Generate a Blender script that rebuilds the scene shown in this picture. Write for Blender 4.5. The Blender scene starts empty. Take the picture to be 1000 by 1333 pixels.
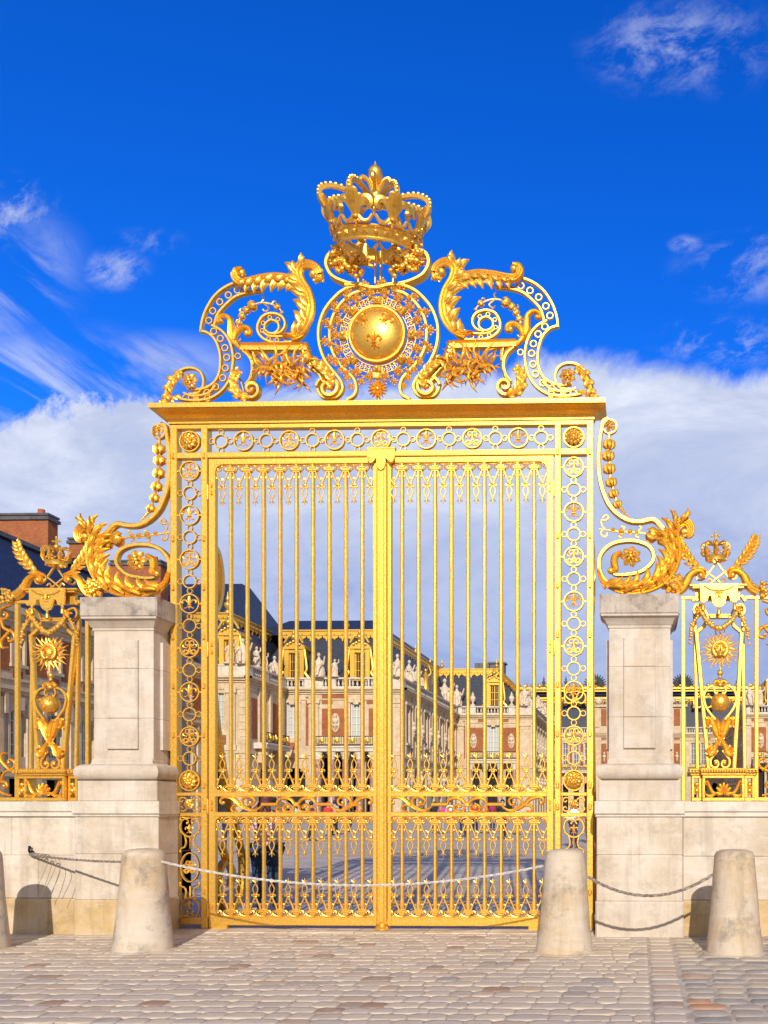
import bpy, bmesh, math, random
from mathutils import Vector, Matrix
random.seed(7)
PI = math.pi
scene = bpy.context.scene
COL = scene.collection
R = math.radians
def V(*a): return Vector(a)

# ------------------------------------------------------------------ camera
F, CX, CY = 1200.0, 800.0, 1045.0
CAM = Vector((3.3, -12.0, 1.67)); YAW, PITCH = R(1.56), 0.0
RZ = Matrix.Rotation(YAW, 3, 'Z')
FW = RZ @ Vector((0, math.cos(PITCH), math.sin(PITCH)))
RT = RZ @ Vector((1, 0, 0))
UP = RZ @ Vector((0, -math.sin(PITCH), math.cos(PITCH)))
cam_d = bpy.data.cameras.new('camera'); cam = bpy.data.objects.new('camera', cam_d); COL.objects.link(cam)
cam.matrix_world = Matrix.Translation(CAM) @ Matrix((RT, UP, -FW)).transposed().to_4x4()
cam_d.sensor_fit = 'VERTICAL'; cam_d.sensor_height = 24; cam_d.lens = F/1333*24
cam_d.shift_x = -(CX-500)/1333; cam_d.shift_y = (CY-666.5)/1333
cam_d.clip_end = 3000; cam_d.clip_start = .1
scene.camera = cam
def ray(px, py): return FW*F + RT*(px-CX) - UP*(py-CY)
def G(px, py, Y=0.0):
    d = ray(px, py); return CAM + d*((Y-CAM.y)/d.y)
def GX(px, py, X):
    d = ray(px, py); return CAM + d*((X-CAM.x)/d.x)
def WX(px, Y=0.0, py=900): return G(px, py, Y).x
def WZ(py, Y=0.0, px=497): return G(px, py, Y).z
S1 = 1/99.3                                     # metres per photograph pixel on the plane of the gate

# ------------------------------------------------------------------ materials
def mat(name, col, rough=.6, metal=0.0, nodes=None, spec=.5):
    m = bpy.data.materials.new(name); m.use_nodes = True
    nt = m.node_tree; b = nt.nodes['Principled BSDF']
    b.inputs['Base Color'].default_value = (*col, 1); b.inputs['Roughness'].default_value = rough
    b.inputs['Metallic'].default_value = metal; b.inputs['Specular IOR Level'].default_value = spec
    if nodes: nodes(nt, b)
    return m
def nd(nt, t, **k):
    n = nt.nodes.new(t)
    for a, v in k.items():
        if a in n.inputs: n.inputs[a].default_value = v
        else: setattr(n, a, v)
    return n
def coords(nt, scale=(1, 1, 1), rot=(0, 0, 0), kind='Object'):
    tc = nt.nodes.new('ShaderNodeTexCoord'); mp = nt.nodes.new('ShaderNodeMapping')
    mp.inputs['Scale'].default_value = scale; mp.inputs['Rotation'].default_value = rot
    nt.links.new(tc.outputs[kind], mp.inputs[0]); return mp.outputs[0]
def geo_pos(nt, scale=(1, 1, 1), rot=(0, 0, 0)):
    tc = nt.nodes.new('ShaderNodeNewGeometry'); mp = nt.nodes.new('ShaderNodeMapping')
    mp.inputs['Scale'].default_value = scale; mp.inputs['Rotation'].default_value = rot
    nt.links.new(tc.outputs['Position'], mp.inputs[0]); return mp.outputs[0]
def ramp(nt, fac, stops):
    r = nt.nodes.new('ShaderNodeValToRGB'); e = r.color_ramp.elements
    while len(e) < len(stops): e.new(.5)
    for q, (p, c) in zip(e, stops):
        q.position = p; q.color = (*c, 1) if len(c) == 3 else c
    nt.links.new(fac, r.inputs[0]); return r.outputs[0]
def mix(nt, fac, a, b, mode='MIX'):
    m = nt.nodes.new('ShaderNodeMix'); m.data_type = 'RGBA'; m.blend_type = mode
    for sock, v in ((m.inputs[0], fac), (m.inputs[6], a), (m.inputs[7], b)):
        if hasattr(v, 'links'): nt.links.new(v, sock)
        elif isinstance(v, (tuple, list)): sock.default_value = (*v, 1)[:4]
        else: sock.default_value = v
    return m.outputs[2]
def noise(nt, vec, scale, detail=6, rough=.6, dist=0):
    n = nd(nt, 'ShaderNodeTexNoise', Scale=scale, Detail=detail, Roughness=rough, Distortion=dist)
    nt.links.new(vec, n.inputs['Vector']); return n.outputs['Fac']
def bump(nt, b, h, strength=.3, dist=.01):
    n = nd(nt, 'ShaderNodeBump', Strength=strength, Distance=dist)
    nt.links.new(h, n.inputs['Height']); nt.links.new(n.outputs[0], b.inputs['Normal']); return n

def n_gold(c1, c2, c3, rlo=.26, rhi=.5):
    def f(nt, b):
        v = geo_pos(nt)
        a = noise(nt, v, 38, 6, .7)
        c = ramp(nt, a, [(.28, c1), (.44, c2), (.62, c3)])
        nt.links.new(c, b.inputs['Base Color'])
        r = nd(nt, 'ShaderNodeMapRange', **{'To Min': rlo, 'To Max': rhi}); nt.links.new(noise(nt, v, 40, 3), r.inputs[0])
        nt.links.new(r.outputs[0], b.inputs['Roughness'])
        bump(nt, b, noise(nt, v, 34, 4, .6), .14, .012)
    return f
GOLD = mat('gilded_iron', (.9, .6, .1), .35, .86, n_gold((.72, .38, .05), (.86, .49, .075), (.95, .60, .13), .30, .50))
PGOLD = mat('gilded_lead', (.8, .5, .08), .4, .65, n_gold((.40, .20, .02), (.62, .35, .045), (.80, .50, .09)))

def n_stone(base, dark, stain, blocks=None, amt=.5, streak=True):
    def f(nt, b):
        v = geo_pos(nt)
        c = mix(nt, ramp(nt, noise(nt, v, 1.7, 8, .65), [(.38, (0, 0, 0)), (.62, (1, 1, 1))]), base, stain)
        vs = geo_pos(nt, (2.2, 2.2, 9))
        c = mix(nt, mixf(nt, ramp(nt, noise(nt, vs, 1.3, 6, .7), [(.52, (0, 0, 0)), (.68, (1, 1, 1))]), .5), c, tuple(x*1.12 for x in base))
        rs_ = ramp(nt, noise(nt, geo_pos(nt, (5.5, 5.5, .55)), 1.0, 8, .7), [(.50, (0, 0, 0)), (.66, (1, 1, 1))])
        c = mix(nt, mixf(nt, rs_, .42), c, tuple(x*.62 for x in stain))
        gi = nt.nodes.new('ShaderNodeNewGeometry'); c = mix(nt, 1.0, c, ramp(nt, gi.outputs['Random Per Island'], [(0, (.97, .95, .92)), (1, (1.12, 1.10, 1.07))]), 'MULTIPLY')
        d = ramp(nt, noise(nt, v, 3.3, 10, .75), [(.50, (0, 0, 0)), (.68, (1, 1, 1))])
        c = mix(nt, mixf(nt, d, amt), c, dark)
        pits = nd(nt, 'ShaderNodeTexVoronoi', Scale=26.0); nt.links.new(v, pits.inputs['Vector'])
        p = ramp(nt, pits.outputs['Distance'], [(.05, (1, 1, 1)), (.13, (0, 0, 0))])
        pm = mix(nt, 1.0, p, ramp(nt, noise(nt, v, 4, 2), [(.52, (0, 0, 0)), (.62, (1, 1, 1))]), 'MULTIPLY')
        c = mix(nt, mixf(nt, pm, .6), c, tuple(x*.35 for x in dark))
        nt.links.new(c, b.inputs['Base Color'])
        h = mix(nt, .5, noise(nt, v, 30, 8, .7), noise(nt, v, 5, 5, .6))
        bump(nt, b, h, .35, .02)
    return f
def mixf(nt, c, k):
    m = nd(nt, 'ShaderNodeMath', operation='MULTIPLY'); m.inputs[1].default_value = k
    nt.links.new(c, m.inputs[0]); return m.outputs[0]
STONE = mat('pale_limestone', (.62, .52, .41), .85, 0, n_stone((.56, .50, .44), (.28, .24, .20), (.46, .38, .29), amt=.55), .2)
PIERSTONE = mat('smooth_limestone', (.60, .50, .42), .85, 0, n_stone((.53, .48, .43), (.31, .26, .21), (.48, .40, .32), amt=.5), .2)
CAPSTONE = mat('weathered_limestone', (.5, .45, .4), .9, 0, n_stone((.48, .43, .39), (.12, .105, .10), (.36, .30, .25), amt=.9), .2)
BASESTONE = mat('stained_limestone', (.5, .4, .25), .9, 0, n_stone((.52, .42, .29), (.26, .19, .10), (.46, .32, .15), amt=.6), .2)
BOLSTONE = mat('bollard_stone', (.5, .42, .33), .9, 0, n_stone((.50, .44, .37), (.17, .15, .13), (.46, .35, .23), amt=.75), .2)
PSTONE = mat('palace_limestone', (.55, .45, .33), .9, 0, n_stone((.56, .46, .34), (.30, .22, .14), (.48, .36, .22), amt=.4), .15)
PWHITE = mat('pale_parapet_stone', (.62, .57, .48), .9, 0, n_stone((.58, .54, .48), (.28, .25, .21), (.50, .43, .35), amt=.5), .15)
STATUE = mat('statue_stone', (.6, .52, .42), .9, 0, n_stone((.60, .51, .42), (.30, .24, .18), (.52, .42, .31), amt=.5), .15)
def n_brick(nt, b):
    v = geo_pos(nt)
    tc = nt.nodes.new('ShaderNodeNewGeometry'); sp = nt.nodes.new('ShaderNodeSeparateXYZ'); nt.links.new(tc.outputs['Position'], sp.inputs[0])
    ad = nd(nt, 'ShaderNodeMath', operation='ADD'); nt.links.new(sp.outputs[0], ad.inputs[0]); nt.links.new(sp.outputs[1], ad.inputs[1])
    cb = nt.nodes.new('ShaderNodeCombineXYZ'); nt.links.new(ad.outputs[0], cb.inputs[0]); nt.links.new(sp.outputs[2], cb.inputs[1])
    k = nd(nt, 'ShaderNodeTexBrick', Scale=1.0); k.inputs['Brick Width'].default_value = .26; k.inputs['Row Height'].default_value = .09
    k.inputs['Mortar Size'].default_value = .012
    k.inputs['Color1'].default_value = (.34, .085, .03, 1); k.inputs['Color2'].default_value = (.20, .045, .022, 1); k.inputs['Mortar'].default_value = (.28, .16, .09, 1)
    nt.links.new(cb.outputs[0], k.inputs['Vector'])
    c = mix(nt, mixf(nt, ramp(nt, noise(nt, v, 1.2, 8, .7), [(.4, (0, 0, 0)), (.7, (1, 1, 1))]), .55), k.outputs['Color'], (.42, .16, .06))
    nt.links.new(c, b.inputs['Base Color'])
BRICK = mat('red_brick', (.35, .1, .04), .9, 0, n_brick, .1)
def n_slate(nt, b):
    v = geo_pos(nt, (1, 1, 1))
    c = ramp(nt, noise(nt, v, 2.5, 8, .7), [(.3, (.010, .014, .030)), (.6, (.022, .030, .055)), (.8, (.05, .06, .08))])
    nt.links.new(c, b.inputs['Base Color'])
    w = nd(nt, 'ShaderNodeTexWave', Scale=1.6, Distortion=.4, bands_direction='Z'); nt.links.new(v, w.inputs['Vector'])
    bump(nt, b, w.outputs['Fac'], .25, .03)
SLATE = mat('blue_slate', (.02, .03, .05), .5, 0, n_slate, .5)
LEAD = mat('lead_sheet', (.08, .09, .10), .55, .2, lambda nt, b: nt.links.new(ramp(nt, noise(nt, geo_pos(nt), 2, 6), [(.3, (.04, .045, .055)), (.7, (.12, .12, .13))]), b.inputs['Base Color']))
GLASS = mat('window_glass', (.03, .035, .045), .12, 0, None, .8)
WHITEFR = mat('white_paint', (.62, .60, .55), .6)
SHUTTER = mat('pale_blind', (.42, .42, .40), .7)
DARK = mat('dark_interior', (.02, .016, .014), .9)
REDDOOR = mat('red_cloth', (.22, .012, .012), .8)
MARBLE = mat('pink_marble', (.30, .15, .13), .4, 0, lambda nt, b: nt.links.new(ramp(nt, noise(nt, geo_pos(nt), 2, 6, .7, 1), [(.35, (.20, .08, .07)), (.65, (.45, .30, .27))]), b.inputs['Base Color']))
BLACKIRON = mat('black_iron', (.015, .015, .017), .5, .5)
TERRA = mat('terracotta', (.40, .10, .04), .85)
def n_rope(nt, b):
    v = coords(nt, kind='UV')
    w = nd(nt, 'ShaderNodeTexWave', Scale=1.0, Distortion=.3, bands_direction='DIAGONAL'); nt.links.new(v, w.inputs['Vector'])
    nt.links.new(ramp(nt, noise(nt, geo_pos(nt), 30, 4), [(.35, (.13, .095, .08)), (.65, (.36, .30, .25))]), b.inputs['Base Color'])
ROPE = mat('hemp_rope', (.3, .25, .2), .95, 0, n_rope, .1)
ROPEPALE = mat('pale_rope', (.6, .54, .48), .95, 0, lambda nt, b: nt.links.new(ramp(nt, noise(nt, geo_pos(nt), 35, 4), [(.35, (.36, .31, .27)), (.65, (.66, .61, .56))]), b.inputs['Base Color']), .1)

# ------------------------------------------------------------------ mesh builder
YAX = Vector((0, 1, 0))
class M:
    def __init__(s): s.v = []; s.f = []; s.c = []
    def add(s, vs, fs, xf=None):
        o = len(s.v)
        s.v += [Vector(p) for p in vs]; s.f += [tuple(i+o for i in f) for f in fs]
    def box(s, x0, x1, y0, y1, z0, z1, ch=0):
        if ch:
            c = ch
            vs = [(x0+c, y0, z0+c), (x1-c, y0, z0+c), (x1-c, y0, z1-c), (x0+c, y0, z1-c),
                  (x0, y0+c, z0), (x1, y0+c, z0), (x1, y0+c, z1), (x0, y0+c, z1),
                  (x0, y1, z0), (x1, y1, z0), (x1, y1, z1), (x0, y1, z1)]
            fs = [(0, 1, 2, 3), (0, 4, 5, 1), (1, 5, 6, 2), (2, 6, 7, 3), (3, 7, 4, 0), (4, 8, 9, 5), (5, 9, 10, 6), (6, 10, 11, 7), (7, 11, 8, 4), (8, 11, 10, 9)]
            s.add(vs, fs); return
        s.add([(x0, y0, z0), (x1, y0, z0), (x1, y1, z0), (x0, y1, z0), (x0, y0, z1), (x1, y0, z1), (x1, y1, z1), (x0, y1, z1)],
              [(0, 3, 2, 1), (4, 5, 6, 7), (0, 1, 5, 4), (1, 2, 6, 5), (2, 3, 7, 6), (3, 0, 4, 7)])
    def frustum(s, lo, hi, z0, z1):             # lo / hi = (x0,x1,y0,y1)
        a, b, c, d = lo; e, f, g, h = hi
        s.add([(a, c, z0), (b, c, z0), (b, d, z0), (a, d, z0), (e, g, z1), (f, g, z1), (f, h, z1), (e, h, z1)],
              [(0, 3, 2, 1), (4, 5, 6, 7), (0, 1, 5, 4), (1, 2, 6, 5), (2, 3, 7, 6), (3, 0, 4, 7)])
    def sweep(s, pts, profs, closed=False, ref=YAX):
        n = len(pts); k = len(profs[0]); o = len(s.v)
        for i, p in enumerate(pts):
            a = pts[(i-1) % n] if (closed or i) else pts[0]
            b = pts[(i+1) % n] if (closed or i < n-1) else pts[-1]
            t = (b-a)
            if t.length < 1e-9: t = Vector((1, 0, 0))
            t.normalize(); N = t.cross(ref)
            if N.length < 1e-6: N = t.cross(Vector((0, 0, 1)))
            if N.length < 1e-6: N = Vector((1, 0, 0))
            N.normalize(); B = t.cross(N)
            for (u, w) in profs[i]: s.v.append(p + N*u + B*w)
        m = n if closed else n-1
        for i in range(m):
            for j in range(k):
                a = o+i*k+j; b = o+i*k+(j+1) % k; c = o+((i+1) % n)*k+(j+1) % k; d = o+((i+1) % n)*k+j
                s.f.append((a, b, c, d))
        if not closed:
            s.f.append(tuple(o+j for j in range(k))[::-1]); s.f.append(tuple(o+(n-1)*k+j for j in range(k)))
    def flat(s, pts, w, d, closed=False):       # flat iron strap seen face on, edges eased
        n = len(pts); ws = w if isinstance(w, (list, tuple)) else [w]*n
        ws = resamp(ws, n)
        s.sweep(pts, [[(-a/2, -d/2), (a/2, -d/2), (a/2, d*.3), (a*.32, d/2), (-a*.32, d/2), (-a/2, d*.3)] for a in ws], closed)
    def leaf(s, pts, w, b):
        n = len(pts); ws = resamp(w, n); bs = resamp(b if isinstance(b, (list, tuple)) else [b, b], n)
        s.sweep(pts, [[(-a, 0), (-.6*a, .75*h), (-.14*a, .5*h), (0, .85*h), (.14*a, .5*h), (.6*a, .75*h), (a, 0), (0, -.3*h)] for a, h in zip(ws, bs)])
    def tube(s, pts, r, k=6, closed=False, ref=YAX):
        rs = resamp(r if isinstance(r, (list, tuple)) else [r, r], len(pts))
        s.sweep(pts, [[(a*math.cos(2*PI*j/k), a*math.sin(2*PI*j/k)) for j in range(k)] for a in rs], closed, ref)
    def sphere(s, c, r, sx=1, sy=1, sz=1, nu=10, nv=7):
        c = Vector(c); vs = [c+Vector((0, 0, r*sz))]; fs = []
        for i in range(1, nv):
            a = PI*i/nv
            for j in range(nu):
                b = 2*PI*j/nu; vs.append(c+Vector((r*sx*math.sin(a)*math.cos(b), r*sy*math.sin(a)*math.sin(b), r*sz*math.cos(a))))
        vs.append(c-Vector((0, 0, r*sz))); L = len(vs)-1
        for j in range(nu):
            fs.append((0, 1+j, 1+(j+1) % nu)); fs.append((L, L-nu+(j+1) % nu, L-nu+j))
            for i in range(nv-2):
                a = 1+i*nu; fs.append((a+j, a+nu+j, a+nu+(j+1) % nu, a+(j+1) % nu))
        s.add(vs, fs)
    def lathe(s, c, prof, k=20, axis='Z'):
        c = Vector(c); vs = []; fs = []; n = len(prof)
        for (r, h) in prof:
            for j in range(k):
                a = 2*PI*j/k
                q = Vector((r*math.cos(a), r*math.sin(a), h)) if axis == 'Z' else Vector((r*math.cos(a), h, r*math.sin(a)))
                vs.append(c+q)
        for i in range(n-1):
            for j in range(k): fs.append((i*k+j, i*k+(j+1) % k, (i+1)*k+(j+1) % k, (i+1)*k+j))
        fs.append(tuple(range(k))[::-1]); fs.append(tuple((n-1)*k+j for j in range(k)))
        s.add(vs, fs)
    def xform(s, fn): s.v = [Vector(fn(p)) for p in s.v]; return s
    def merge(s, o, fn=None): s.add([fn(p) if fn else p for p in o.v], o.f); return s
    def mesh(s, name, m, origin=Vector((0, 0, 0)), sharp=38, flip=False):
        me = bpy.data.meshes.new(name)
        me.from_pydata([tuple(p-origin) for p in s.v], [], s.f)
        bm = bmesh.new(); bm.from_mesh(me); bmesh.ops.recalc_face_normals(bm, faces=bm.faces); bm.to_mesh(me); bm.free()
        me.materials.append(m)
        if sharp:
            me.shade_smooth(); me.set_sharp_from_angle(angle=R(sharp))
        return me
def resamp(w, n):
    L = len(w)
    if L == n: return list(w)
    out = []
    for i in range(n):
        t = i/(max(n-1, 1))*(L-1); a = min(int(t), L-2) if L > 1 else 0
        out.append(w[a]*(1-(t-a))+w[min(a+1, L-1)]*(t-a))
    return out
def cr(pts, n=6, closed=False):                 # smooth curve through the given points
    P = [Vector(p) for p in pts]; out = []; L = len(P)
    m = L if closed else L-1
    for i in range(m):
        p0 = P[(i-1) % L] if (closed or i) else P[0]*2-P[1]
        p1 = P[i]; p2 = P[(i+1) % L]
        p3 = P[(i+2) % L] if (closed or i+2 < L) else P[-1]*2-P[-2]
        for k in range(n):
            t = k/n
            out.append(.5*((2*p1)+(p2-p0)*t+(2*p0-5*p1+4*p2-p3)*t*t+(3*p1-p0-3*p2+p3)*t**3))
    if not closed: out.append(P[-1].copy())
    return out
def circ(c, r, n=28, rz=None, y=0):
    c = Vector(c); rz = rz or r
    return [c+Vector((r*math.cos(2*PI*i/n), y, rz*math.sin(2*PI*i/n))) for i in range(n)]

# ------------------------------------------------------------------ objects
WL = {}
def wloc(o): return WL.get(o.name, Vector((0, 0, 0))) if o else Vector((0, 0, 0))
def link(o, parent, w):
    COL.objects.link(o); WL[o.name] = Vector(w)
    if parent: o.parent = parent; o.location = Vector(w)-wloc(parent)
    else: o.location = w
    return o
def setp(o, label=None, cat=None, group=None, kind=None):
    for k, v in (('label', label), ('category', cat), ('group', group), ('kind', kind)):
        if v: o[k] = v
    return o
def thing(name, loc, label, cat, group=None):
    o = bpy.data.objects.new(name, None); o.empty_display_size = .2
    return setp(link(o, None, Vector(loc)), label, cat, group)
def part(name, m, mt, parent=None, origin=None, sharp=38, label=None):
    w = Vector(origin) if origin is not None else (wloc(parent) if parent else Vector((0, 0, 0)))
    o = bpy.data.objects.new(name, m.mesh(name, mt, w, sharp)); link(o, parent, w)
    if label: o['label'] = label
    return o
def inst(name, me, parent, w, scale=None, rot=None):
    o = bpy.data.objects.new(name, me); link(o, parent, w)
    if scale: o.scale = scale
    if rot: o.rotation_euler = rot
    return o
def structure(name, m, mt, sharp=38):
    o = part(name, m, mt, None, (0, 0, 0), sharp); o['kind'] = 'structure'; return o
MIR = lambda xc: (lambda p: Vector((2*xc-p.x, p.y, p.z)))

# ================================================================== GROUND
def n_ground(nt, b):
    v = geo_pos(nt)
    c = ramp(nt, noise(nt, v, 6, 10, .7), [(.3, (.30, .25, .20)), (.6, (.55, .47, .38))])
    nt.links.new(c, b.inputs['Base Color']); bump(nt, b, noise(nt, v, 60, 6, .7), .5, .01)
GROUND = mat('sandy_ground', (.45, .38, .3), .95, 0, n_ground, .1)
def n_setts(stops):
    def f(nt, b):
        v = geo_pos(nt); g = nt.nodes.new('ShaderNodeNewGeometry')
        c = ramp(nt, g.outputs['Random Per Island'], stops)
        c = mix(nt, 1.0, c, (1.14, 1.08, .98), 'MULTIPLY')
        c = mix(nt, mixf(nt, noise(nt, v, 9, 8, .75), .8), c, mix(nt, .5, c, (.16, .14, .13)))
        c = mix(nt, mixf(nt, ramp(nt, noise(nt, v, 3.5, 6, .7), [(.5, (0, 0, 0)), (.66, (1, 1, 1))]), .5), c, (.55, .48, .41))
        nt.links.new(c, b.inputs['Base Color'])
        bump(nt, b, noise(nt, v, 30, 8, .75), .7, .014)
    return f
SETT_A = mat('pinkish_setts', (.5, .45, .4), .8, 0, n_setts([(0, (.60, .52, .43)), (.2, (.55, .48, .41)), (.38, (.63, .55, .45)), (.52, (.49, .44, .39)), (.66, (.62, .53, .43)), (.80, (.56, .49, .41)), (.9, (.52, .41, .31)), (.95, (.40, .37, .35)), (.985, (.36, .24, .17))]), .3)
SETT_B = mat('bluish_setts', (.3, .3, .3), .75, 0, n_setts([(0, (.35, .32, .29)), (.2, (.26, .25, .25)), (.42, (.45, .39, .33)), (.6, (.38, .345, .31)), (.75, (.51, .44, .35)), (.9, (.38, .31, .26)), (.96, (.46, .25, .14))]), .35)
def n_court(nt, b):
    v = geo_pos(nt)
    k = nd(nt, 'ShaderNodeTexBrick', Scale=1.0); k.inputs['Brick Width'].default_value = .24; k.inputs['Row Height'].default_value = .2
    k.inputs['Mortar Size'].default_value = .016; k.inputs['Mortar Smooth'].default_value = .3
    k.inputs['Color1'].default_value = (.52, .45, .375, 1); k.inputs['Color2'].default_value = (.36, .315, .27, 1); k.inputs['Mortar'].default_value = (.34, .30, .26, 1)
    nt.links.new(v, k.inputs['Vector'])
    c = mix(nt, mixf(nt, ramp(nt, noise(nt, geo_pos(nt, (.7, .7, 1)), 1.1, 8, .7), [(.42, (0, 0, 0)), (.62, (1, 1, 1))]), .6), k.outputs['Color'], (.58, .50, .42))
    c = mix(nt, mixf(nt, ramp(nt, noise(nt, geo_pos(nt, (.4, 1.6, 1)), .8, 8, .7), [(.5, (0, 0, 0)), (.64, (1, 1, 1))]), .55), c, (.27, .235, .20))
    nt.links.new(c, b.inputs['Base Color']); bump(nt, b, k.outputs['Fac'], .5, .02).invert = True
COURT = mat('courtyard_setts', (.4, .37, .34), .85, 0, n_court, .3)
m = M(); m.add([(-900, -200, -.0085), (900, -200, -.0085), (900, 1500, -.0085), (-900, 1500, -.0085)], [(0, 1, 2, 3)]); structure('ground', m, GROUND, 0)
m = M(); m.add([(-60, .62, -.003), (60, .62, -.003), (60, 190, -.003), (-60, 190, -.003)], [(0, 1, 2, 3)]); structure('courtyard_paving', m, COURT, 0)

def sett(m, x0, x1, y0, y1, h, rnd, dome):
    cx, cy = (x0+x1)/2, (y0+y1)/2; hx, hy = (x1-x0)/2, (y1-y0)/2
    n = 16; pw = 9 if rnd < .5 else 3.6
    jit = [random.uniform(.965, 1.03) for _ in range(n)]
    tx, ty = random.uniform(-.015, .015), random.uniform(-.015, .012)
    def ringp(k, z):
        out = []
        for i in range(n):
            a = 2*PI*(i+.5)/n; ca, sa = math.cos(a), math.sin(a)
            r = (abs(ca)**pw+abs(sa)**pw)**(-1/pw)*k*jit[i]
            x, y = r*ca*hx, r*sa*hy
            out.append((cx+x, cy+y, z+x*tx+y*ty))
        return out
    vs = ringp(1.0, -.028)+ringp(.995, h-.005)+ringp(.95, h)+ringp(.55, h+dome)+[(cx, cy, h+dome*1.15)]
    fs = [(k*n+i, k*n+(i+1) % n, (k+1)*n+(i+1) % n, (k+1)*n+i) for k in range(3) for i in range(n)]
    fs += [(3*n+i, 3*n+(i+1) % n, 4*n) for i in range(n)]
    m.add(vs, fs)
ma, mb_, mc = M(), M(), M()
SX0, SX1 = 3.40, 3.68
y = -9.2
while y < -.12:
    dy = random.uniform(.19, .245)
    x = -8.5+random.uniform(0, .2)
    while x < SX0-.08:
        w = random.choice((random.uniform(.16, .24), random.uniform(.22, .34))); x2 = min(x+w, SX0)
        if SX0-x2 < .1: x2 = SX0-.008
        if not (y > -.34 and -2.95 < (x+x2)/2 < 2.75): sett(ma, x+.003, x2-.003, y+.003, min(y+dy, -.1)-.003, random.uniform(-.003, .004), .3, .001)
        x = x2
        if x > SX0-.05: break
    y += dy
y = -9.2
while y < -.12:
    dy = random.uniform(.2, .27); sett(mc, SX0+.014, SX1-.012, y+.006, y+dy-.006, random.uniform(-.003, .004), .3, .003); y += dy
y = -9.2
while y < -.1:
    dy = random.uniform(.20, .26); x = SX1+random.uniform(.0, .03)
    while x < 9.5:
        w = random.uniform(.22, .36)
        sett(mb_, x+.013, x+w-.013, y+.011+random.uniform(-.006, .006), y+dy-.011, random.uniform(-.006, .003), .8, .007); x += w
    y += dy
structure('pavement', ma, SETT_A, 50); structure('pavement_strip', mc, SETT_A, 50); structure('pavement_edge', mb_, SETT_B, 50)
m = M()                                        # long flagstones of the threshold
for a, b in zip([-2.93, -2.1, -1.2, -.35, .55, 1.35, 2.1], [-2.1, -1.2, -.35, .55, 1.35, 2.1, 2.72]): m.box(a+.006, b-.006, -.33, .6, -.03, .012, .012)
structure('threshold', m, STONE)

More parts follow.
